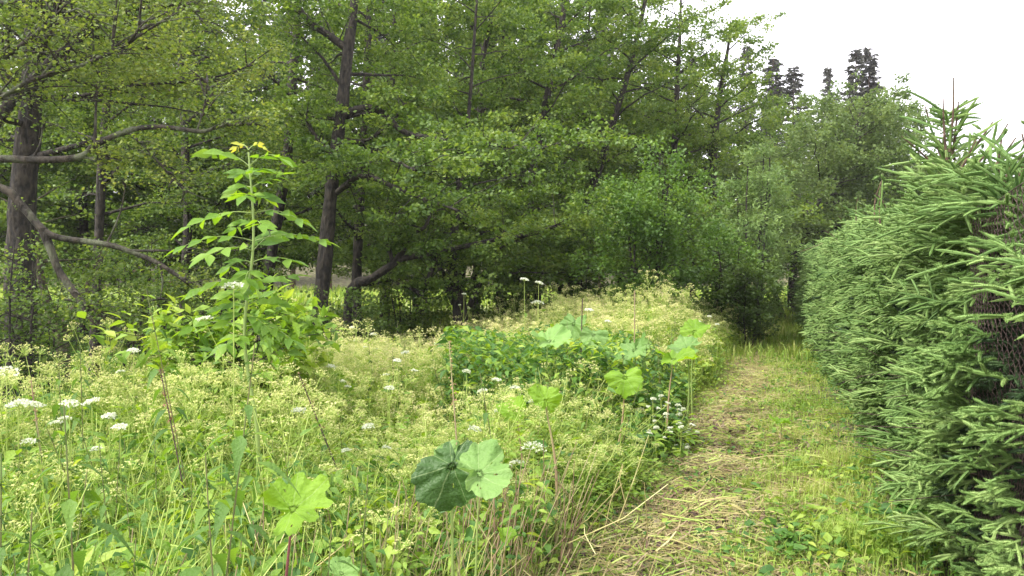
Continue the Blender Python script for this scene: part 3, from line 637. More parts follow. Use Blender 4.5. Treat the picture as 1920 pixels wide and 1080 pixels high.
    for (y0, y1, dn_, per, nw, nl, l0) in [(Y0, 5.6, 112, 70, .0036, .0165, (.10, .19)), (5.6, 8.5, 92, 46, .0048, .018, (.12, .21)), (8.5, 13, 62, 28, .0075, .021, (.19, .30)), (13, Y1, 34, 14, .013, .027, (.25, .38))]:
        area = (y1 - y0) * 1.056 * 2.2
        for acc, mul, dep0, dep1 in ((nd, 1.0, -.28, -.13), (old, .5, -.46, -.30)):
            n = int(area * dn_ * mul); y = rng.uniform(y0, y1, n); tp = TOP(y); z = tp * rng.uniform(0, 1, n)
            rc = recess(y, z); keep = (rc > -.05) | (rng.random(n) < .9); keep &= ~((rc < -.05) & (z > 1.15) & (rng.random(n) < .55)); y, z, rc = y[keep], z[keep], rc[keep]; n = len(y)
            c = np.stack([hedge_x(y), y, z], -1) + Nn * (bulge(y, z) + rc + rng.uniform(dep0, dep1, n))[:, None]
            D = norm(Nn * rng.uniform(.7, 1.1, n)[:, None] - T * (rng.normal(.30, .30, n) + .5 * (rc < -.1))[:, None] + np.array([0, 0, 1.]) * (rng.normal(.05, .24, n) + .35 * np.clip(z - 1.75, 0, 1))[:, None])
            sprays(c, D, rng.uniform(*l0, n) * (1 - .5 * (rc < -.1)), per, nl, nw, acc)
        n = int((y1 - y0) * dn_ * (2.2 if y1 < 6 else 1.)); y = rng.uniform(y0, y1, n); c = np.stack([hedge_x(y), y, TOP(y) - rng.uniform(.1, .3, n)], -1) - Nn * rng.uniform(.0, 1.0, n)[:, None]
        sprays(c, norm(np.array([0, 0, 1.]) * rng.uniform(.0, .6, n)[:, None] + rng.normal(0, .6, (n, 3)) * [1, 1, .2] + Nn * .4), rng.uniform(.18, .32, n), per, nl, nw, nd, 5)
    # near end of the hedge, seen from the side
    n = 130; z = rng.uniform(0, 2.1, n); c = np.stack([hedge_x(Y0) + 0 * z, Y0 + 0 * z, z], -1) - Nn * rng.uniform(.3, 1.0, n)[:, None]
    sprays(c, norm(-T + Nn * rng.normal(.2, .4, n)[:, None] + np.array([0, 0, 1.]) * rng.normal(0, .2, n)[:, None]), rng.uniform(.15, .3, n), 80, .0145, .0034, nd)
    # longer feathery branches that break the outline
    nb = 170; y = 3.9 + (Y1 - 3.9) * rng.random(nb) ** 1.5; z = TOP(y) * rng.uniform(.05, 1, nb)
    c = np.stack([hedge_x(y), y, z], -1) + Nn * (bulge(y, z) - .14)[:, None]
    D = norm(Nn * rng.uniform(.7, 1, nb)[:, None] - T * rng.normal(.25, .3, nb)[:, None] + np.array([0, 0, 1.]) * rng.normal(.2, .15, nb)[:, None]); LL = rng.uniform(.22, .34, nb)
    sprays(c, D, LL, 44, .016, .004, nd, 8)
    # tall leaders on top
    tips = [((1780, 285), (1788, 145), 4.15, .35), ((1786, 290), (1797, 190), 4.2, .2), ((1775, 300), (1768, 185), 4.1, .2), ((1790, 300), (1752, 195), 4.3, .3), ((1800, 310), (1862, 228), 4.2, 1.),
            ((1780, 330), (1735, 200), 4.5, 1.), ((1820, 320), (1890, 232), 4.0, 1.), ((1770, 330), (1690, 255), 4.6, 1.), ((1850, 330), (1905, 258), 3.8, 1.), ((1650, 420), (1655, 325), 6.2, 1.), ((1640, 420), (1652, 340), 6.4, 1.),
            ((1605, 420), (1608, 372), 8.6, 1.), ((1560, 450), (1500, 472), 12., 1.), ((1570, 450), (1545, 432), 11, 1.), ((1725, 350), (1722, 285), 5.0, 1.), ((1590, 430), (1572, 405), 9.5, 1.), ((1880, 340), (1878, 262), 3.7, 1.), ((1912, 330), (1916, 250), 3.6, .6),
            ((1660, 390), (1640, 362), 6.4, 1.), ((1800, 320), (1830, 262), 4.1, 1.), ((1780, 320), (1760, 262), 4.3, 1.), ((1880, 350), (1919, 290), 3.5, 1.)]
    for (p, q, d, nf) in tips:
        a_, b_ = P(*p, d), P(*q, d - .05); path = bez([a_, (a_ + b_) / 2 + rng.normal(0, .01, 3), b_], 5)
        ax = Acc(); ax.add(*tube(path - o0, np.linspace(.0085, .0035, len(path)), 5)); ax.build('leader_shoot', M['shoot_tip'], root); Dv = b_ - a_; l = np.linalg.norm(Dv)
        shoots(a_[None], norm(Dv)[None], np.array([l * nf]), int(110 * max(nf, .4)), .016, np.full(1, .005), nd)
        if nf >= .6 and d < 6:
            for s in (.35, .6):
                shoots((a_ + Dv * s)[None], norm(Dv / l + rng.normal(0, .6, 3))[None], np.array([.12]), 40, .016, np.full(1, .005), nd)
    # side spray whorls under the hero leader
    c0 = P(1780, 300, 4.2); n_ = 90; z = rng.uniform(-.3, .26, n_)
    st = c0 + np.stack([rng.normal(0, .03, n_), rng.normal(0, .03, n_), z], -1); D = rand_dir(n_, .45, .25)
    shoots(st, D, rng.uniform(.12, .34, n_) * (1.15 - np.clip(z, 0, 1) * 1.6), 60, .016, np.full(n_, .005), nd)
    nd.build('new_needles', M['needle'], root, smooth=False); old.build('old_needles', M['needle_old'], root, smooth=False)
    # visible woody twigs in the near end
    n_ = 240; tw = Acc(); yy = rng.uniform(Y0, 4.0, n_); c = np.stack([hedge_x(yy), yy, rng.uniform(.1, 2.0, n_)], -1) - Nn * rng.uniform(.45, .7, n_)[:, None]
    tw.add(*tubes(c - o0, c - o0 + Nn * rng.uniform(.1, .3, n_)[:, None] + rng.normal(0, .08, (n_, 3)), .004, .0015, 4)); yy = rng.uniform(3.8, 9, 60); zz = rng.uniform(.05, .9, 60); c2 = np.stack([hedge_x(yy), yy, zz], -1) - Nn * .25; tw.add(*tubes(c2 - o0, c2 - o0 + Nn * rng.uniform(.35, .6, 60)[:, None] + rng.normal(0, .12, (60, 3)), .004, .0018, 4)); tw.build('bare_twigs', M['twig'], root)
hedge()

# ================================================================== FENCE
def fence():
    T = norm(np.array([.34, 1, 0])); fx = lambda y: 1.0 + .34 * y
    p0 = np.array([fx(1.9), 1.9, 0]); root = empty('chain_link_fence', p0, 'rusty chain-link fence with a diamond mesh overgrown by the near end of the hedge', 'fence')
    Lg = 2.15; H = 1.93; c = .045; 
    mesh = Acc(); w_ = .026; nx = int(Lg / w_); zz = np.linspace(.03, H, int(H / .030) + 1)
    off = lambda s, z: np.array([-.94, .32, 0]) * (.03 * np.sin(s * 2.3 + z * 1.7) + .015 * np.sin(s * 5 + z * 4))
    for i in range(nx):
        pts = []
        for k, z in enumerate(zz):
            s = (i + (k + i) % 2 + (.04 if (k + i) % 2 else -.04)) * w_ + .018 * math.sin(z * 3)
            pts.append(T * s + [0, 0, z - .03 * math.sin(i * w_ * 4.6)] + off(s, z) + np.array([-.94, .32, 0]) * (.003 if k % 2 else -.003))
        mesh.add(*tube(np.array(pts), .0021, 4))
    mesh.build('mesh', M['wire'], root)
    wr = Acc()
    for z in (.05, 1.0, H):
        s = np.linspace(0, Lg, 30); wr.add(*tube(np.array([T * q + [0, 0, z - .03 * math.sin(q * 4.6)] + off(q, z) for q in s]), .0026, 5))
    wr.build('tension_wire', M['wire'], root)
    for s in (.02,):
        ps = Acc(); ps.add(*tube(np.array([T * s + [.03, -.01, -.2], T * s + [.03, -.01, 1.2], T * s + [.03, -.01, 2.0]]), .022, 10)); ps.build('post', M['wire'], root)
fence()

# ================================================================== ASH SAPLING
def pinnate(acc, rach, p0, D, ln, nleaf, lsize, tpl=L_ASH, droop=.35, mat=None, rmat=None):
    D = D / np.linalg.norm(D); k = np.linspace(0, 1, 8)
    path = p0 + D * ln * k[:, None] + np.array([0, 0, -1.]) * (droop * ln * k ** 2)[:, None]
    rach.add(*tube(path, np.linspace(.0028, .0012, 8), 4), rmat)
    side = norm(np.cross(D, [0, 0, 1.])); up = np.cross(side, D)
    us = np.linspace(.3, .95, nleaf); PP = []; DD = []; NN = []; SS = []
    for i, u in enumerate(us):
        p = np.array([np.interp(u, k, path[:, j]) for j in range(3)]); t = norm(path[min(7, int(u * 7) + 1)] - path[max(0, int(u * 7) - 1)])
        for s in (-1, 1):
            PP.append(p); DD.append(norm(t * .55 + side * s * .85 + np.array([0, 0, -.15]) + rng.normal(0, .08, 3))); NN.append(norm(up + rng.normal(0, .3, 3) + np.array([0, -.55, 0]))); SS.append(lsize * rng.uniform(.85, 1.1) * (1 - .25 * abs(u - .6)))
    PP.append(path[-1]); DD.append(norm(path[-1] - path[-2])); NN.append(up); SS.append(lsize)
    acc.add(*spread(tpl, PP, frames(np.array(DD), np.array(NN)), np.array(SS)), mat)
def sapling():
    d = 3.9; b = P(470, 700, d); b[2] = 0; top = P(466, 285, d)
    root = empty('ash_sapling', b, 'tall young ash sapling with tiers of bright pinnate leaves standing above the meadow', 'sapling')
    st = bez([(0, 0, -.03), (.035, 0, .7), (-.03, 0, 1.25), (.02, 0, 1.75), np.array(top) - b], 6)
    sa = Acc(); sa.add(*tube(st, np.linspace(.012, .0045, len(st)), 8)); sa.build('stem', M['petiole_green'], root)
    lf_ = Acc(); ra = Acc(); tp = Acc()
    rows = [(600, 100), (560, 60), (520, 85), (480, 70), (440, 140), (388, 112), (340, 52), (300, 88)]
    for i, (py, hw) in enumerate(rows):
        z = P(466, py + 12, d)[2]; ln = hw / F * d * 1.05; el = .30 if i < 6 else (.5 if i == 6 else .8)
        for s_, (a0, m) in enumerate(((0, 1), (math.pi, 1), (math.pi / 2, .6), (-math.pi / 2, .7))):
            if (s_ > 1 and rng.random() < .2): continue
            zz = z - (.05 if s_ > 1 else 0); p = np.array([np.interp(zz, st[:, 2], st[:, 0]), np.interp(zz, st[:, 2], st[:, 1]), zz])
            a = a0 + rng.normal(0, .3) + (.6 if i % 2 else -.5) * (s_ > 1); l_ = ln * m * rng.uniform(.78, 1.12)
            pinnate(lf_, ra, p, np.array([math.cos(a), math.sin(a), el + rng.normal(0, .13)]), l_, max(3, int(l_ / .075)), .112 * rng.uniform(.85, 1.12), droop=.36 + rng.normal(0, .1))
    for a in (.3, 2.8): pinnate(tp, ra, st[-1] + [0, 0, .01], np.array([math.cos(a), math.sin(a), 1.5]), .13, 3, .05, droop=.7)
    lf_.build('leaves', M['ash'], root); tp.build('young_leaves', M['ash_tip'], root); ra.build('leaf_stalks', M['petiole_green'], root)
sapling()

# ================================================================== BIG ROUND LEAVES
def blade_mesh(size, lobes, depth, cup, seed, notch=.5):
    r_ = np.random.default_rng(seed); na, nr = 72, 9; v = []; uv = []; f = []
    ph = r_.uniform(0, 6.28, 4)
    v.append((0, 0, 0)); uv.append((0.5, .02))
    for j in range(1, nr + 1):
        rr = j / nr
        for i in range(na):
            a = (i + .5) / na * 2 * math.pi; t = (a / (2 * math.pi) + .25) % 1     # t=0 at the notch (-y)
            s = abs(t - .5) * 2                                       # 0 tip .. 1 notch
            R0 = (1.25 - .55 * s ** 1.3) * (1 - .8 * np.clip((s - .87) / .13, 0, 1) ** 1.2)
            R0 *= 1 + depth * (abs(math.cos(a * lobes / 2 + .4)) - .5) + .10 * math.sin(a * 2 + ph[1]) + .08 * math.sin(a * 3 + ph[3]) + .04 * math.sin(a * 13 + ph[0]) + .03 * math.sin(a * 31 + ph[1])
            r = rr * R0 * size
            z = cup * size * rr ** 1.7 + .20 * size * rr * math.sin(a * 2 + ph[2]) + .15 * size * rr ** 2 * math.sin(a * 3 + ph[3]) + .07 * size * rr ** 2 * math.sin(a * 7 + ph[2]) + .05 * size * rr ** 2 * math.sin(a * 11 + ph[0]) + .30 * size * rr * abs(math.cos(a)) + .06 * size * rr ** 3 * math.sin(a * 17 + ph[1]) - .03 * size * abs(math.sin(a * 4)) * rr
            v.append((r * math.cos(a), r * math.sin(a), z)); uv.append((t, rr))
    for i in range(na): f.append((0, 1 + i, 1 + (i + 1) % na))
    for j in range(nr - 1):
        for i in range(na):
            if j > 1 and r_.random() < .012: continue
            a, b = 1 + j * na + i, 1 + j * na + (i + 1) % na; f += [(a, b, b + na), (a, b + na, a + na)]
    return np.array(v, float), np.array(f), np.array(uv, float)
def size_n(v, s, seed):
    r_ = np.random.default_rng(seed + 50); z = 0
    for k in range(5): d_ = r_.normal(0, 1, 2); z = z + .022 * s * np.sin((v[:, 0] * d_[0] + v[:, 1] * d_[1]) / s * (3 + 2.2 * k) + r_.uniform(0, 6))
    return z - z[0]
def big_leaf(label, px, py, d, size_px, tilt, roll, mat, foot=None, pet='petiole', lobes=5, depth=.12, cup=-.12, seed=1, stalk=5., yaw=0, group=None, squash=1.):
    """round-leaved plant: blade centred at the pixel, its stalk rising from the ground"""
    c = P(px, py, d); ft = P(foot[0], foot[1], d) if foot else c + [rng.normal(0, .05), 0, -.6]
    ft = np.array([ft[0], ft[1] + .03, 0]); ft[2] = float(gz(ft[0], ft[1]))
    root = empty('butterbur_plant', ft, label, 'plant', group)
    s = size_px * .76 / F * d; v, f, uv = blade_mesh(s, lobes, depth, cup, seed); v[:, 0] *= squash
    v[:, 2] += size_n(v, s, seed); Rm = np.array((Matrix.Rotation(yaw, 3, 'Z') @ Matrix.Rotation(tilt, 3, 'X') @ Matrix.Rotation(roll, 3, 'Y')))
    v = v @ Rm.T + (c - ft); a = Acc(); a.add(v, f, None, uv)
    a.build('leaf_blade', M[mat], root)
    e = c - ft; mid = e * .5 + np.array([rng.normal(0, .03), .02, 0.03]); pth = bez([(0, 0, -.05), mid, e + [0, .004, -.008]], 8)
    q = Acc(); q.add(*tube(pth, np.linspace(stalk, stalk * .3, len(pth)) / F * d / 2, 8)); q.build('leaf_stalk', M[pet], root)
BL = [
 ('large dark green leaf hanging nearly vertical in the centre foreground', 848, 872, 2.75, 84, R_(-68), .15, 'burdock_dark', (850, 1060), 'petiole_green', 5, .06, -.18, 1, 9, 2.95),
 ('large pale veined leaf facing up beside the dark hanging leaf', 898, 890, 2.6, 72, R_(12), .62, 'burdock', (885, 1070), 'petiole_green', 5, .06, .08, 2, 8, -1.15),
 ('small grey-green leaf half behind the large pale veined leaf', 842, 855, 2.95, 34, R_(35), .2, 'burdock', (860, 1040), 'petiole_green', 5, .05, .1, 3, 6, 0),
 ('glowing lime leaf on a straight pinkish stalk in the meadow centre', 1022, 752, 4.2, 37, R_(62), .1, 'burdock_lime', (1042, 940), 'petiole', 7, .12, -.08, 4, 9, .3),
 ('smaller lime leaf left of the glowing lime leaf', 968, 770, 4.35, 34, R_(10), -.85, 'burdock_lime', (990, 930), 'petiole', 7, .1, .12, 5, 6, 1.2),
 ('drooping lime leaf folded over a pale slanting stalk', 1172, 708, 5.6, 40, R_(-52), .4, 'burdock_lime', (1142, 800), 'petiole', 5, .08, -.3, 6, 6, 3.3),
 ('broad pale leaf spread flat above the dark nettle clump', 1028, 640, 6.8, 46, R_(10), .42, 'burdock_pale', (1030, 790), 'petiole_green', 7, .1, .12, 7, 6, -1.2),
 ('grey-green leaf standing upright behind the broad pale leaf', 1076, 606, 7.4, 36, R_(-62), .3, 'burdock', (1080, 740), 'petiole_green', 5, .08, -.1, 8, 5, 2.9),
 ('shaded grey-green leaf drooping right of the upright leaf', 1112, 628, 7.2, 32, R_(-50), .2, 'burdock', (1112, 750), 'petiole_green', 5, .08, -.2, 9, 5, 3.7),
 ('flat bright leaf at the right edge of the clump seen nearly edge on', 1262, 674, 6.6, 52, R_(4), .14, 'burdock_lime', (1250, 780), 'petiole', 7, .12, .05, 10, 5, -1.6),
 ('bright green leaf above the flat edge-on leaf', 1290, 655, 7.1, 40, R_(5), -.5, 'burdock', (1285, 760), 'petiole_green', 7, .12, .05, 11, 5, 1.2),
 ('pointed bright leaf tilted up near the back of the clump', 1302, 622, 8.2, 34, R_(40), .3, 'burdock_lime', (1300, 730), 'petiole_green', 5, .1, -.1, 12, 4, -.9),
 ('lime leaf low in the middle of the clump', 1190, 655, 7.0, 42, R_(-38), .1, 'burdock', (1190, 760), 'petiole_green', 7, .12, .1, 13, 5, 2.5),
 ('big lobed bright leaf on a red stalk among the left foreground nettles', 548, 955, 2.35, 74, R_(16), .7, 'burdock_lime', (478, 1080), 'petiole_red', 9, .3, .12, 16, 12, -1.25),
 ('small bright leaf curled at the meadow foot in the bottom centre', 945, 1008, 3.1, 24, R_(40), .3, 'burdock_lime', (900, 1070), 'petiole', 5, .1, .2, 19, 5, .3),
 ('pale leaf cut off by the bottom edge left of centre', 640, 1075, 2.2, 36, R_(40), .2, 'burdock_pale', (630, 1090), 'petiole', 5, .08, .1, 20, 5, .3),
 ('low bright leaf lying on the mown path', 1465, 793, 6.9, 24, R_(8), .1, 'burdock_lime', (1462, 800), 'petiole', 5, .1, .1, 21, 3, .3)]
for b in BL:
    big_leaf(b[0], b[1], b[2], b[3], b[4], b[5], b[6], b[7], b[8], b[9], b[10], b[11], b[12], b[13], b[14], b[15])

# ================================================================== NETTLES
def nettle_at(label, foot, tip, d, lean=0, leafs=.11, first=.25, group=None, dt=0, pairs=None):
    a = P(*foot, d); b = P(*tip, d + dt); a[2] = float(gz(a[0], a[1])) if a[2] > 0 else a[2]; a = np.array([a[0], a[1], min(a[2], 0.0)])
    root = empty('nettle', a, label, 'plant', group); e = b - a
    st = bez([(0, 0, 0), e * .5 + [rng.normal(0, .02), rng.normal(0, .02), 0], e], 8); build_nettle(root, st, leafs, first); return root
def build_nettle(root, st, leafs, first):
    sa = Acc(); sa.add(*tube(st, np.linspace(.0042, .0018, len(st)), 6)); sa.build('stem', M['nettle_stem'], root)
    lf_ = Acc(); H = np.linalg.norm(st[-1] - st[0]); n_ = max(4, int(H * (1 - first) / .075)); PP = []; DD = []; NN = []; SS = []; a0 = rng.uniform(0, 3)
    for i in range(n_):
        u = first + (1 - first) * (i + .5) / n_; p = st[min(len(st) - 1, int(u * (len(st) - 1)))]; 
        for s in (0, math.pi):
            a = a0 + i * 1.5708 + s + rng.normal(0, .2); sz = leafs * (1.05 - .75 * max(0, u - .78) / .22) * rng.uniform(.8, 1.1)
            dz = -.25 - .5 * (1 - u) + (1.3 if u > .93 else 0) + rng.normal(0, .2)
            pet = np.array([math.cos(a), math.sin(a), .35]) * .03 * sz / .1
            PP.append(p + pet); DD.append((math.cos(a), math.sin(a), dz)); NN.append((math.cos(a) * .5, math.sin(a) * .5, 1.)); SS.append(sz)
    lf_.add(*spread(L_NETTLE, PP, frames(np.array(DD), np.array(NN)), np.array(SS))); lf_.build('leaves', M['nettle'], root)
    A = []; B = []
    for i in range(30):
        u = rng.uniform(.8, 1.0); p = st[min(len(st) - 1, int(u * (len(st) - 1)))]; q = p + rng.normal(0, .012, 3); q2 = q + rand_dir(1, -.4, .5)[0] * rng.uniform(.006, .02); A.append(p); B.append(q2)
    fl = Acc(); fl.add(*tubes(A, B, .0012, .0018, 3)); fl.build('flower_strings', M['nettle'], root)
NET = [('tall reddish nettle leaning right in the left foreground, the tallest there', (375, 1180), (478, 645), 2.15, .135),
 ('nettle with broad hanging leaves beside the leaning reddish nettle', (360, 1150), (385, 850), 1.95, .14),
 ('nettle on a thin dark stem near the left edge with two long hanging leaves', (150, 1150), (120, 760), 1.9, .14),
 ('nettle cut by the left edge of the view', (10, 1150), (2, 850), 1.8, .14),
 ('brown-topped nettle rising left of the elder shrub', (392, 900), (275, 545), 3.6, .11),
 ('nettle tip with a star of leaves at the left meadow edge', (95, 900), (110, 665), 4.2, .11),
 ('yellowish nettle top right of the star-shaped nettle tip', (160, 860), (150, 640), 4.4, .10),
 ('nettle between the red stalk and the dark hanging leaf', (660, 1150), (690, 890), 2.4, .10),
 ('low nettle at the bottom edge right of the red stalk', (600, 1200), (622, 985), 2.1, .10),
 ('nettle with grey leaves at the bottom left corner', (60, 1250), (60, 960), 1.7, .12),
 ('slender nettle behind the smaller lime leaf', (960, 940), (900, 700), 3.9, .09)]
for (lab, ft, tp, d, lfz) in NET: nettle_at(lab, ft, tp, d, 0, lfz)
# repeated nettles
nprot = []
for k in range(4):
    root = empty('nettle', (0, 0, 0), 'one of the upright nettles scattered through the meadow', 'plant', 'nettles in the meadow'); H = rng.uniform(.85, 1.15)
    st = bez([(0, 0, 0), (rng.normal(0, .05), rng.normal(0, .05), H * .5), (rng.normal(0, .12), rng.normal(0, .12), H)], 6); build_nettle(root, st, .10, .3); reg(root); nprot.append(root)
pts = meadow_pts(400); pxs = 960 + pts[:, 0] / pts[:, 1] * F
pts = meadow_pts(700); pxs = 960 + pts[:, 0] / pts[:, 1] * F
sel = [(x, y) for (x, y), q in zip(pts, pxs) if (q < 620 and 1.7 < y < 4.5 and rng.random() < .9) or (820 < q < 1340 and 6.6 < y < 9.2 and rng.random() < .95) or rng.random() < .13][:170]
for i, (x, y) in enumerate(sel):
    r = nprot[i] if i < 4 else copy_tree(nprot[i % 4]); r.location = (x, y, float(gz(x, y))); r.rotation_euler = (rng.normal(0, .1), rng.normal(0, .1), rng.uniform(0, 6.28)); s = rng.uniform(.72, .98) * (1.05 if y > 6 else .9); r.scale = (s, s, s)

# ================================================================== UMBELLIFERS
def umbel(acc_s, acc_u, p, up, R, rays, blobs, bs, sm=None, um=None, dome=.75):
    ax_ = norm(np.asarray(up, float)); x = norm(np.cross(ax_, [.3, .9, .1])); y = np.cross(ax_, x)
    if isinstance(acc_u, list): acc_u.append(Acc()); acc_u = acc_u[-1]
    k = np.arange(rays); rr = np.sqrt((k + .5) / rays) * R; a = k * 2.4
    tip = p + (np.cos(a) * rr)[:, None] * x + (np.sin(a) * rr)[:, None] * y + ax_ * (R * dome * (1.5 - (rr / R) ** 2))[:, None]
    acc_s.add(*tubes(np.repeat(p[None], rays, 0), tip, .0012, .0009, 3), sm)
    n_ = rays * blobs; i = np.repeat(k, blobs); dd = rand_dir(n_, .5, .5); bp_ = tip[i] + dd * rng.uniform(.3, 1., n_)[:, None] * R * .2
    acc_u.add(*spread(L_QUAD, bp_, frames(rand_dir(n_, .4, .6), up_n(n_, .8)), bs * rng.uniform(.6, 1.3, n_)), um)
def umb_plant(acc_s, acc_l, acc_u, H, R, nb, rays, blobs, bs, sm=None, lm=None, um=None, o=np.zeros(3), white=False):
    R *= rng.uniform(.7, 1.25)
    lean = rng.normal(0, .12, 2); topp = np.array([lean[0] * H, lean[1] * H, H]); st = bez([(0, 0, 0), topp * .5 + [rng.normal(0, .03), rng.normal(0, .03), 0], topp], 4)
    acc_s.add(*(lambda t: (t[0] + o, t[1]))(tube(st, np.linspace(.0045, .002, len(st)), 4)), sm)
    umbel(acc_s, acc_u, topp + o, np.array([lean[0], lean[1], 1]), R, rays, blobs, bs, sm, um)
    for j in range(nb):
        u = rng.uniform(.55, .93); p = st[int(u * (len(st) - 1))]; a = j * 2.4 + rng.uniform(0, 1); l = (1 - u) * H * rng.uniform(.75, 1.15) + .07
        e = p + norm(np.array([math.cos(a) * .62, math.sin(a) * .62, 1.])) * l
        pp = bez([p, (p + e) / 2 + np.array([math.cos(a), math.sin(a), 0]) * .02, e], 3); acc_s.add(*(lambda t: (t[0] + o, t[1]))(tube(pp, .0016, 3)), sm)
        umbel(acc_s, acc_u, e + o, e - p, R * rng.uniform(.65, .95), max(5, int(rays * .8)), blobs, bs, sm, um)
    n_ = 16; u = rng.uniform(.15, .8, n_); p = np.stack([np.interp(u, np.linspace(0, 1, len(st)), st[:, i]) for i in range(3)], -1); dd = rand_dir(n_, .3, .3)
    q = p + dd * rng.uniform(.06, .2, n_)[:, None]; acc_s.add(*tubes(p + o, q + o, .0013, .0008, 3), sm)
    i = np.repeat(np.arange(n_), 6); acc_l.add(*spread(L_OVATE, q[i] + o + rng.normal(0, .025, (len(i), 3)), frames(norm(dd[i] + rng.normal(0, .6, (len(i), 3))), up_n(len(i), .4)), rng.uniform(.025, .06, len(i))), lm)
uprot = []
GU = 'seeding yellow-green umbellifers of the tall meadow'
for k in range(9):
    root = empty('umbellifer_plant', (0, 0, 0), 'yellow-green umbellifer going to seed among many others in the tall meadow', 'plant', GU)
    s_, l_, u_ = Acc(), Acc(), []; umb_plant(s_, l_, u_, 1.0, rng.uniform(.045, .065), 6, 13, 6, .0085)
    s_.build('stem', M['umbel_stem'], root, smooth=False); l_.build('leaves', M['herb'], root, smooth=False)
    for q in u_: q.build('seed_head', M['umbel'], root, smooth=False)
    reg(root); uprot.append(root)
pts = meadow_pts(2350); d_ = pts[:, 1]; pxs = 960 + pts[:, 0] / d_ * F
clump = (pxs > 830) & (pxs < 1340) & (d_ > 5.8) & (d_ < 9.2)
pts = pts[~clump | (rng.random(len(pts)) < .10)]; pts = pts[(pts[:, 1] > 4.2) | (rng.random(len(pts)) < np.clip((pts[:, 1] - 2.2) * .20, .02, 1))]
pts = pts[np.argsort(pts[:, 1] + np.where(np.abs(pts[:, 0] / pts[:, 1]) > .72, 50, 0))]
for i, (x, y) in enumerate(pts[:285]):
    r = uprot[i] if i < 9 else copy_tree(uprot[i % 9]); h = float(canopy(x, y)) * rng.uniform(.62, 1.32) + (.28 if rng.random() < .04 else 0)
    r.location = (x, y, float(gz(x, y))); r.rotation_euler = (0, 0, rng.uniform(0, 6.28)); r.scale = (.8 + .3 * h, .8 + .3 * h, h)
mass = Acc()
for (x, y) in pts[285:]:
    h = float(canopy(x, y)) * rng.uniform(.65, 1.28) + (.25 if rng.random() < .04 else 0); far_ = y > 8
    umb_plant(mass, mass, mass, h, rng.uniform(.04, .065), 5 if not far_ else 4, 10 if not far_ else 8, 5 if not far_ else 4, .012 if not far_ else .017, M['umbel_stem'], M['herb'], M['umbel'], np.array([x, y, float(gz(x, y))]))
tag(mass.build('meadow_umbellifers', smooth=False), 'dense mass of seeding yellow-green umbellifers filling the back of the meadow', 'meadow plants', kind='stuff')

# white umbels
def white_plant(label, px, py, d, R=.05, nh=1, group=None, H=None):
    c = P(px, py, d); g = float(gz(c[0], d)); root = empty('white_umbel_plant', (c[0], c[1], g), label, 'flower', group); h = c[2] - g
    s_, u_, l_ = Acc(), [], Acc(); st = bez([(rng.normal(0, .05), rng.normal(0, .05), 0), (0, 0, h * .5), (0, 0, h - .03)], 5); s_.add(*tube(st, np.linspace(.005, .0025, len(st)), 5))
    umbel(s_, u_, np.array([0, 0, h - .035]), (rng.normal(0, .15), -.15, 1), R, 18, 9, .009 * (1 + d * .04), dome=.35)
    for j in range(nh - 1):
        a = rng.uniform(0, 6.28); p = st[int(len(st) * .7)]; e = p + np.array([math.cos(a) * .13, math.sin(a) * .1, h * .2 * rng.uniform(.5, 1)])
        s_.add(*tubes(p[None], e[None], .002, .0015, 3)); umbel(s_, u_, e, (math.cos(a) * .2, math.sin(a) * .2, 1), R * .7, 13, 8, .009, dome=.35)
    n_ = 10; p = np.stack([0 * np.arange(n_), 0 * np.arange(n_), rng.uniform(.2, .8, n_) * h], -1); dd = rand_dir(n_, .2, .3)
    l_.add(*spread(L_OVATE, p + dd * .05, frames(dd, up_n(n_, .3)), rng.uniform(.06, .11, n_)))
    s_.build('stem', M['umbel_stem'], root, smooth=False); [q.build('flower_head', M['white'], root, smooth=False) for q in u_]; l_.build('leaves', M['herb'], root); return root
white_plant('large white umbel beside the stem of the ash sapling, the highest white flower', 438, 528, 3.7, .05, 2)
white_plant('white umbel cluster cut by the left edge of the view', 12, 690, 3.8, .06, 4)
white_plant('broad flat white umbel below the cluster at the left edge', 34, 748, 3.6, .045, 2)
white_plant('twin white umbels right of the left-edge flowers', 130, 748, 3.7, .04, 3)
white_plant('flat white umbel third along the left meadow edge', 172, 745, 3.9, .04, 1)
white_plant('small white umbel near the foot of the elder shrub', 250, 650, 4.8, .035, 2)
white_plant('small white umbel against the dark trees above the middle meadow', 983, 521, 9.5, .05, 1)
white_plant('white umbel just right of the one against the dark trees', 1010, 527, 9.8, .05, 1)
white_plant('pale flat umbel on the meadow crest right of the leaning stems', 1008, 565, 9.6, .07, 1)
white_plant('bright small umbel above the upright grey-green leaf', 1104, 578, 9.0, .05, 1)
white_plant('white umbel pressed low behind the lime leaf stalk', 1000, 832, 3.9, .06, 2)
GW = 'small white umbels scattered over the meadow'
for (px, py, d) in [(745, 670, 6), (760, 655, 6.5), (700, 622, 8), (875, 690, 6), (930, 705, 5.5), (905, 725, 5), (1000, 745, 5.2), (965, 720, 5.4), (690, 790, 4), (205, 770, 3.6), (225, 790, 3.5), (660, 610, 8.5), (1140, 598, 8.8), (890, 795, 4.2),
                    (870, 548, 12), (1330, 590, 12), (1345, 605, 11), (1310, 600, 11.5), (730, 720, 5), (560, 760, 4), (820, 640, 8), (620, 680, 5.6)]:
    white_plant('small white umbel half sunk among the yellow-green meadow plants', px, py, d, .03, int(rng.integers(1, 4)), GW)
GW2 = 'fluffy whitish heads spilling over the path edge'
for i in range(26):
    px = rng.uniform(1165, 1290); py = 730 + abs(px - 1225) * .35 + rng.uniform(0, 90); y = 6.6 + rng.uniform(-.6, .8)
    white_plant('fluffy whitish flower head in the clump spilling over the path edge', px, py, y, .019, 4, GW2)

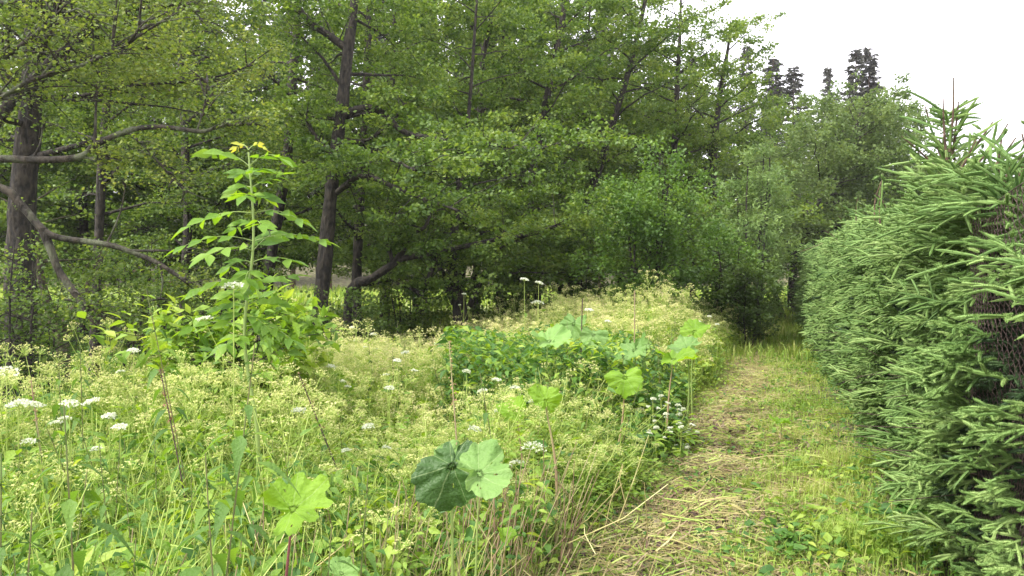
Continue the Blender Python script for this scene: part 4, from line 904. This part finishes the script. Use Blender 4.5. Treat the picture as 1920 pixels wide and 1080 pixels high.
# dark dock-like stalks
def stalk(label, foot, tip, d, w0=4.5):
    a = P(*foot, d); b = P(*tip, d); a[2] = min(a[2], .0); root = empty('dry_seed_stalk', a, label, 'plant'); e = b - a
    st = bez([(0, 0, 0), e * .5 + [rng.normal(0, .02), 0, 0], e], 8); s_ = Acc(); s_.add(*tube(st, np.linspace(w0, 2, len(st)) / F * d / 2, 6)); s_.build('stem', M['dry_stalk'] if 'pale' in label else M['twig'], root)
    n_ = 60; u = rng.uniform(.7, 1, n_); p = np.stack([np.interp(u, np.linspace(0, 1, len(st)), st[:, i]) for i in range(3)], -1)
    q = Acc(); q.add(*spread(L_QUAD, p + rng.normal(0, .006, (n_, 3)), frames(rand_dir(n_, .5, .5), up_n(n_, .7)), rng.uniform(.006, .016, n_))); q.build('seed_head', M['seed_brown'], root)
stalk('dark upright seed stalk rising behind the large pale leaf', (862, 960), (842, 640), 3.5)
stalk('dark thin stalk leaning over the meadow left of the ash stem', (375, 900), (300, 690), 3.4)
stalk('pale pinkish cut stalk tip at the left meadow edge', (110, 860), (58, 712), 4.0, 7)
stalk('dark stalk with a brown seed tip on the meadow crest left', (700, 900), (560, 700), 4.2)
stalk('thin dark stalk in the nettle clump', (1100, 760), (1092, 560), 7.2, 3)
stalk('thin dark stalk right of the pale clump leaf', (1180, 740), (1190, 545), 8.0, 3)

# ================================================================== MEADOW UNDERGROWTH (uncountable)
ug = Acc()
n_ = 60000; p = meadow_pts(n_); h = canopy(p[:, 0], p[:, 1]); u = rng.beta(2.0, 1.5, n_); pxs = 960 + p[:, 0] / p[:, 1] * F
z = gz(p[:, 0], p[:, 1]) + h * u * .92
sz = rng.uniform(.03, .08, n_) * (1 + p[:, 1] * .03) * (1 + .35 * (pxs < 650) * (p[:, 1] < 3.4))
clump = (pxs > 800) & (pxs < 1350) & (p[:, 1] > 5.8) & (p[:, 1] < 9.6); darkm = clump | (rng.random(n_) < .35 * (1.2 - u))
P3 = np.stack([p[:, 0], p[:, 1], z], -1); D = rand_dir(n_, .05, .45)
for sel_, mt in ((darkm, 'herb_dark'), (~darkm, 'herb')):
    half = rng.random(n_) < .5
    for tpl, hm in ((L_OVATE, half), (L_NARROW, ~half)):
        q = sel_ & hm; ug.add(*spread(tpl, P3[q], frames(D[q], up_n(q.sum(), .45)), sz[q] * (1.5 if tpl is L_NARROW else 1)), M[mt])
# broad lance-shaped leaves in the near left corner
n_ = 5200; y = 1.5 + 3.0 * rng.random(n_) ** .8; px = rng.uniform(-300, 900, n_); x = (px - 960) / F * y; k = (y > front(x) - .05) & (x < path_edge(y)); x, y = x[k], y[k]; n_ = len(x)
z = canopy(x, y) * rng.beta(2.6, 1.4, n_) * 1.05; Q = np.stack([x, y, z], -1); D = rand_dir(n_, -.25, .35); dn = rng.random(n_)
for lo_, hi_, mt in ((0, .45, 'nettle'), (.45, .75, 'herb'), (.75, 1.01, 'herb_dark')):
    s_ = (dn >= lo_) & (dn < hi_); ug.add(*spread(L_NETTLE, Q[s_], frames(D[s_], up_n(s_.sum(), .35)), rng.uniform(.055, .11, s_.sum())), M[mt])
# branching yellow-green stems
n_ = 1500; p = meadow_pts(n_, 9); h = canopy(p[:, 0], p[:, 1]) * rng.uniform(.75, 1.15, n_); A = np.stack([p[:, 0], p[:, 1], 0 * h], -1); B = A + np.stack([rng.normal(0, .16, n_), rng.normal(0, .16, n_), h], -1)
ug.add(*tubes(A, B, .0038, .0016, 4, rng.normal(0, .02, (n_, 3))), M['umbel_stem'])
for q in range(4):
    u = rng.uniform(.4, .85, (n_, 1)); C_ = A + (B - A) * u; E_ = C_ + rand_dir(n_, .9, .4) * rng.uniform(.1, .3, (n_, 1)); ug.add(*tubes(C_, E_, .0022, .0010, 3), M['umbel_stem'])
# stems of the same
n_ = 15000; p = meadow_pts(n_); h = canopy(p[:, 0], p[:, 1]) * rng.uniform(.6, 1.05, n_); A = np.stack([p[:, 0], p[:, 1], gz(p[:, 0], p[:, 1])], -1)
B = A + np.stack([rng.normal(0, .14, n_), rng.normal(0, .14, n_), h], -1); ug.add(*tubes(A, B, .0026, .0012, 3, rng.normal(0, .03, (n_, 3))), M['umbel_stem'])
# extra clump leaves (nettle and raspberry) on top of the dark patch
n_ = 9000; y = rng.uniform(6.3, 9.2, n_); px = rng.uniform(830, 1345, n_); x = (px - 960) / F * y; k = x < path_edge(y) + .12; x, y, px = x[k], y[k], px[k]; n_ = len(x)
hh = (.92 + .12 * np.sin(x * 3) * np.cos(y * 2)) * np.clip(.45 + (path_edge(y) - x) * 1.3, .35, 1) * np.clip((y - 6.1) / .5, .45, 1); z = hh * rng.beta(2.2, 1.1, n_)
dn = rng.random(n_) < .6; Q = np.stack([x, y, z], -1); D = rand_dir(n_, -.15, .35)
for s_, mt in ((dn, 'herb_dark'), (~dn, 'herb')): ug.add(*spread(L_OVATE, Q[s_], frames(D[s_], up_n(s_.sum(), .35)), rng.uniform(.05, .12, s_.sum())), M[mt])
n_ = 5200; x = rng.uniform(-3.0, 1.0, n_); y = front(x) + rng.uniform(-.15, 1.1, n_); k = x < path_edge(y) + .1; x, y = x[k], y[k]; n_ = len(x)
z = rng.uniform(.02, .62, n_); Q = np.stack([x, y, z], -1); D = rand_dir(n_, -.1, .4); dn = rng.random(n_) < .55
for s_, mt in ((dn, 'herb_dark'), (~dn, 'herb')): ug.add(*spread(L_OVATE, Q[s_], frames(D[s_], up_n(s_.sum(), .4)), rng.uniform(.035, .085, s_.sum())), M[mt])
tag(ug.build('undergrowth', smooth=False), 'tangle of green leaves and stems under the meadow flowers', 'undergrowth', kind='stuff')

def blades(acc, x, y, h, wdt, mat, bend=.5):
    n_ = len(x); z = gz(x, y); a = rng.uniform(0, 6.28, n_); d = np.stack([np.cos(a), np.sin(a), 0 * a], -1); s = np.stack([-np.sin(a), np.cos(a), 0 * a], -1) * wdt[:, None] / 2
    b = np.stack([x, y, z - .01], -1); bd = bend * rng.uniform(.2, 1.3, n_)[:, None]; m = b + d * h[:, None] * bd * .35 + np.array([0, 0, 1.]) * h[:, None] * .62; t = b + d * h[:, None] * bd + np.array([0, 0, 1.]) * h[:, None] * (1 - .3 * bd)
    v = np.stack([b - s, b + s, m - s * .8, m + s * .8, t], 1).reshape(-1, 3); f = np.array([(0, 1, 3), (0, 3, 2), (2, 3, 4)])[None] + (np.arange(n_) * 5)[:, None, None]
    acc.add(v, f.reshape(-1, 3), mat)
gr = Acc()
# meadow grasses
p = meadow_pts(42000); h = canopy(p[:, 0], p[:, 1]) * rng.uniform(.5, 1.1, len(p)); blades(gr, p[:, 0], p[:, 1], h, rng.uniform(.003, .009, len(p)), M['grass'], .4)
# path grass: patchy
n_ = 130000; y = 2.2 + 22 * rng.random(n_) ** 1.25; x = path_edge(y) - .25 + (hedge_x(y) - path_edge(y) + .35) * rng.random(n_)
fx_ = (x - path_edge(y)) / (hedge_x(y) - path_edge(y))
pat = .5 + .5 * np.sin(x * 3.1 + 1.3 * np.sin(y * 1.7)) * np.sin(y * 2.3 + x); k = rng.random(n_) < np.clip(.17 + .6 * pat ** 1.4 * np.clip((fx_ - .2) * 2.4, .2, 1), 0, 1) * np.where(fx_ > .92, .6, 1)
x, y, fx_ = x[k], y[k], fx_[k]; h = rng.uniform(.03, .10, len(x)) * (1 + .6 * (fx_ > .45)); blades(gr, x, y, h, rng.uniform(.0025, .006, len(x)) * (1 + y * .06), M['grass'], .8)
# taller tussocks
for (px, py, r, n__, hh) in [(1440, 915, .3, 150, .15), (1540, 940, .35, 260, .15), (1480, 960, .25, 160, .13), (1500, 890, .35, 420, .16), (1560, 870, .3, 350, .15), (1400, 925, .14, 130, .16), (1600, 1040, .3, 900, .2), (1700, 1060, .25, 500, .22), (1580, 790, .3, 500, .16), (1640, 880, .3, 600, .2)]:
    d = 1.6 * F / (py - 505); c = P(px, py, d); a = rng.uniform(0, 6.28, n__); rr = r * np.abs(rng.normal(0, .5, n__)); blades(gr, c[0] + np.cos(a) * rr, c[1] + np.sin(a) * rr, rng.uniform(.5, 1.2, n__) * hh, rng.uniform(.003, .006, n__), M['grass'], .7)
# far path end and wood floor
n_ = 30000; y = rng.uniform(13, 27, n_); px = rng.uniform(-100, 1600, n_); x = (px - 960) / F * y; k = ~in_meadow(x, y); blades(gr, x[k], y[k], rng.uniform(.1, .4, k.sum()), rng.uniform(.012, .03, k.sum()), M['grass'], .6)
n_ = 20000; y = rng.uniform(27, 50, n_); px = rng.uniform(-200, 1600, n_); x = (px - 960) / F * y; blades(gr, x, y, rng.uniform(.2, .6, n_), rng.uniform(.03, .06, n_), M['grass'], .6)
tag(gr.build('grass', smooth=False), 'fresh green grass along the mown path and through the meadow', 'grass', kind='stuff')
# left wood floor herbs
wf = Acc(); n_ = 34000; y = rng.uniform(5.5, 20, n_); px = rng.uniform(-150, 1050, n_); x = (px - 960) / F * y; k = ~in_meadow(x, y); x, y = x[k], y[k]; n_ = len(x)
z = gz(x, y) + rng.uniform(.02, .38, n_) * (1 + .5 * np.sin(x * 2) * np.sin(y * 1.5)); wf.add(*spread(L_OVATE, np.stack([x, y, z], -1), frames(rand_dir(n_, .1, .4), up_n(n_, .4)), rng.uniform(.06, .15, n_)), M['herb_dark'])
tag(wf.build('woodland_undergrowth', smooth=False), 'dark low leaves carpeting the shaded floor of the wood', 'undergrowth', kind='stuff')

# ---- mown hay on the path
hy = Acc()
def straws(n_, lo, hi, r, mat, ymin=2.6, ymax=22, fx0=-.12, fx1=.75, mu=.3, pw=1.5):
    y = ymin + (ymax - ymin) * rng.random(n_) ** pw; fx_ = np.clip(rng.normal(mu, .28, n_), fx0, 1.0); x = path_edge(y) + fx_ * (hedge_x(y) - path_edge(y))
    if lo < .05:
        kp = rng.random(n_) < np.clip(.35 + 1.1 * (np.sin(x * 4.1 + 2 * np.sin(y * 1.9)) * np.sin(y * 3.1 + x * 2) + .35), .12, 1); y, x = y[kp], x[kp]; n_ = len(x)
    a = rng.uniform(0, 3.14, n_) + .5 * np.sin(y * 3 + x * 2); l = rng.uniform(lo, hi, n_) * (.6 + .4 * np.clip(y / 6, 0, 1)); d = np.stack([np.cos(a), np.sin(a), rng.normal(0, .10, n_)], -1)
    z = gz(x, y) + rng.uniform(.006, .06, n_); c = np.stack([x, y, z], -1); A = c - d * l[:, None] / 2; B = c + d * l[:, None] / 2; A[:, 2] = np.maximum(A[:, 2], gz(A[:, 0], A[:, 1]) + .004); B[:, 2] = np.maximum(B[:, 2], gz(B[:, 0], B[:, 1]) + .004)
    hy.add(*tubes(A, B, r * (1 + y * .05), r * .6 * (1 + y * .05), 3, rng.normal(0, .012, (n_, 3))), mat)
straws(42000, .025, .11, .0014, M['hay']); straws(3000, .10, .28, .0020, M['hay']); straws(1400, .08, .25, .0026, M['dry_stalk']); straws(14, .4, .7, .0035, M['hay'], ymax=6, mu=.25); straws(4500, .03, .12, .0018, M['litter']); straws(1600, .12, .32, .0024, M['umbel_stem'], mu=.2)
straws(700, .12, .38, .0042, M['dry_stalk'], ymin=3.2, ymax=9, mu=.3); straws(420, .15, .45, .0045, M['umbel_stem'], ymin=3.2, ymax=8, mu=.25); straws(260, .2, .5, .0048, M['hay'], ymin=3.2, ymax=8, mu=.3)
tag(hy.build('mown_hay', smooth=False), 'dry yellow mown stalks strewn over the path', 'hay', kind='stuff')
lt = Acc(); n_ = 16000; y = 2.6 + 17 * rng.random(n_) ** 1.6; fx_ = np.clip(rng.normal(.32, .3, n_), -.15, 1); x = path_edge(y) + fx_ * (hedge_x(y) - path_edge(y)); Q = np.stack([x, y, gz(x, y) + rng.uniform(.006, .035, n_)], -1)
q = rng.random(n_) < .45; D = rand_dir(n_, 0, .12)
lt.add(*spread(L_OVATE, Q[q], frames(D[q], up_n(q.sum(), .4)), rng.uniform(.02, .075, q.sum())), M['litter'])
lt.add(*spread(L_OVATE, Q[~q], frames(D[~q], up_n((~q).sum(), .35)), rng.uniform(.015, .045, (~q).sum())), M['herb'])
for (px, py, r_) in [(1300, 870, .14), (1335, 950, .16), (1290, 835, .12), (1420, 860, .1), (1200, 990, .12), (1250, 930, .14), (1380, 980, .1), (1260, 860, .16), (1350, 900, .14), (1440, 830, .16), (1310, 1000, .12), (1180, 950, .12), (1340, 800, .2), (1400, 740, .25), (1460, 1000, .1)]:
    d = 1.6 * F / (py - 505); c = P(px, py, d); m_ = 120; lt.add(*spread(L_OVATE, np.stack([c[0] + rng.normal(0, r_, m_), c[1] + rng.normal(0, r_ * 1.4, m_), rng.uniform(.01, .05, m_)], -1), frames(rand_dir(m_, .1, .3), up_n(m_, .6)), rng.uniform(.03, .07, m_)), M['litter'])
tag(lt.build('leaf_litter', smooth=False), 'withered and fresh fallen leaves on the mown path', 'leaf litter', kind='stuff')
# broad-leaved weeds bottom right and along the hedge foot
wd = Acc()
for (cx, cy, r, m_, hh, sz_) in [(1640, 1040, .34, 260, .14, .07), (1480, 1050, .22, 160, .12, .07), (1560, 1010, .3, 120, .10, .06), (1700, 1000, .25, 130, .16, .07), (1390, 1060, .1, 40, .08, .05), (1430, 845, .35, 120, .08, .05), (1600, 900, .3, 120, .1, .05),
                           (1500, 760, .4, 120, .07, .05), (1230, 900, .3, 60, .1, .05), (1640, 700, .5, 140, .4, .07), (1690, 800, .3, 60, .3, .07), (1100, 990, .2, 60, .1, .05), (1200, 830, .4, 160, .2, .07), (1150, 900, .3, 120, .2, .06), (1330, 760, .4, 130, .1, .05)]:
    d = 1.6 * F / (cy - 505); c = P(cx, cy, d); a = rng.uniform(0, 6.28, m_); rr = r * 1.3 * np.abs(rng.normal(0, .75, m_)); b = np.stack([c[0] + np.cos(a) * rr, c[1] + np.sin(a) * rr, 0 * a], -1); b[:, 2] = gz(b[:, 0], b[:, 1]); e = b + np.stack([rng.normal(0, .02, m_), rng.normal(0, .02, m_), rng.uniform(.2, 1, m_) * hh], -1)
    wd.add(*tubes(b, e, .0012, .001, 3), M['umbel_stem']); wd.add(*spread(L_OVATE, e, frames(rand_dir(m_, .2, .35), up_n(m_, .35)), np.stack([rng.uniform(1.1, 1.5, m_) * sz_, rng.uniform(.7, 1.1, m_) * sz_, rng.uniform(.7, 1.1, m_) * sz_], -1)), M['herb_dark'] if r < .3 else M['herb'])
m_ = 2600; y = rng.uniform(3.6, 16, m_); x = path_edge(y) + np.abs(rng.normal(0, .2, m_)) - .1; b = np.stack([x, y, gz(x, y)], -1); e = b + np.stack([rng.normal(0, .04, m_), rng.normal(0, .04, m_), rng.uniform(.02, .22, m_) * np.clip(1 - (x - path_edge(y)) * 1.5, .2, 1)], -1)
wd.add(*tubes(b, e, .0012, .001, 3), M['umbel_stem']); wd.add(*spread(L_OVATE, e, frames(rand_dir(m_, .1, .35), up_n(m_, .4)), rng.uniform(.03, .07, m_)), M['herb'])
m_ = 1500; y = rng.uniform(3.3, 18, m_); x = hedge_x(y) - np.abs(rng.normal(0, .16, m_)) + .05; b = np.stack([x, y, gz(x, y)], -1); e = b + np.stack([rng.normal(0, .04, m_), rng.normal(0, .04, m_), rng.uniform(.02, .2, m_)], -1)
wd.add(*spread(L_OVATE, e, frames(rand_dir(m_, .1, .35), up_n(m_, .4)), rng.uniform(.03, .07, m_)), M['herb_dark'])
m_ = 3400; y = 3.2 + 10 * rng.random(m_) ** 1.4; fr_ = np.clip(rng.normal(.68, .25, m_), 0, 1); x = path_edge(y) + fr_ * (hedge_x(y) - path_edge(y)); kp = np.sin(x * 5 + 1) * np.sin(y * 3.3 + x) > -.25; x, y = x[kp], y[kp]; m_ = len(x)
e = np.stack([x, y, gz(x, y) + rng.uniform(.02, .11, m_)], -1); q = rng.random(m_) < .45; D = rand_dir(m_, .15, .35)
for s_, mt in ((q, 'herb_dark'), (~q, 'herb')): wd.add(*spread(L_OVATE, e[s_], frames(D[s_], up_n(s_.sum(), .4)), rng.uniform(.03, .075, s_.sum())), M[mt])
tag(wd.build('path_weeds', smooth=False), 'broad-leaved weeds growing low beside the hedge and on the path', 'weeds', kind='stuff')
# cut stalks standing and leaning at the front edge of the meadow
ds = Acc(); n_ = 520; x = rng.uniform(-1.5, .7, n_); y = front(x) + rng.uniform(-.1, .9, n_) + np.clip(x, 0, 1) * .2; k = x < path_edge(y) + .15; x, y = x[k], y[k]; n_ = len(x); A = np.stack([x, y, gz(x, y)], -1); B = A + np.stack([rng.normal(.05, .13, n_), rng.normal(-.05, .12, n_), rng.uniform(.25, .75, n_)], -1)
ds.add(*tubes(A, B, rng.uniform(.002, .005, n_), .0016, 4, rng.normal(0, .02, (n_, 3))), M['dry_stalk'])
n_ = 90; x = rng.uniform(-1.2, .7, n_); y = front(x) + rng.uniform(-.15, .7, n_); A = np.stack([x, y, rng.uniform(.01, .3, n_)], -1); B = A + np.stack([rng.normal(0, .25, n_), rng.normal(-.1, .2, n_), rng.uniform(0, .5, n_)], -1); B[:, 2] = np.maximum(B[:, 2], .02)
ds.add(*tubes(A, B, rng.uniform(.002, .0035, n_), .0018, 4, rng.normal(0, .03, (n_, 3))), M['hay'])
tag(ds.build('dry_stalks', smooth=False), 'pale and brown bare stalks crowding the front foot of the meadow', 'dry stalks', kind='stuff')
print('tree leaves', LEAFN)
# ------------------------------------------------------------------ haze
bpy.ops.mesh.primitive_cube_add(size=1, location=(0, 62, 29)); hz = bpy.context.object; hz.name = 'haze'; hz.scale = (300, 144, 66)
hz.location = (0, 62, 29); hm = bpy.data.materials.new('haze_air'); hm.use_nodes = True; hn = hm.node_tree; hn.nodes.clear()
ho = hn.nodes.new("ShaderNodeOutputMaterial"); hv = hn.nodes.new("ShaderNodeVolumePrincipled"); hv.inputs['Color'].default_value = (.93, .94, .97, 1)
hv.inputs['Density'].default_value = .0005; hv.inputs['Anisotropy'].default_value = .2; hn.links.new(hv.outputs[0], ho.inputs['Volume']); hz.data.materials.append(hm); hz['kind'] = 'stuff'; hz['label'] = 'thin pale haze in the damp air between the trees'
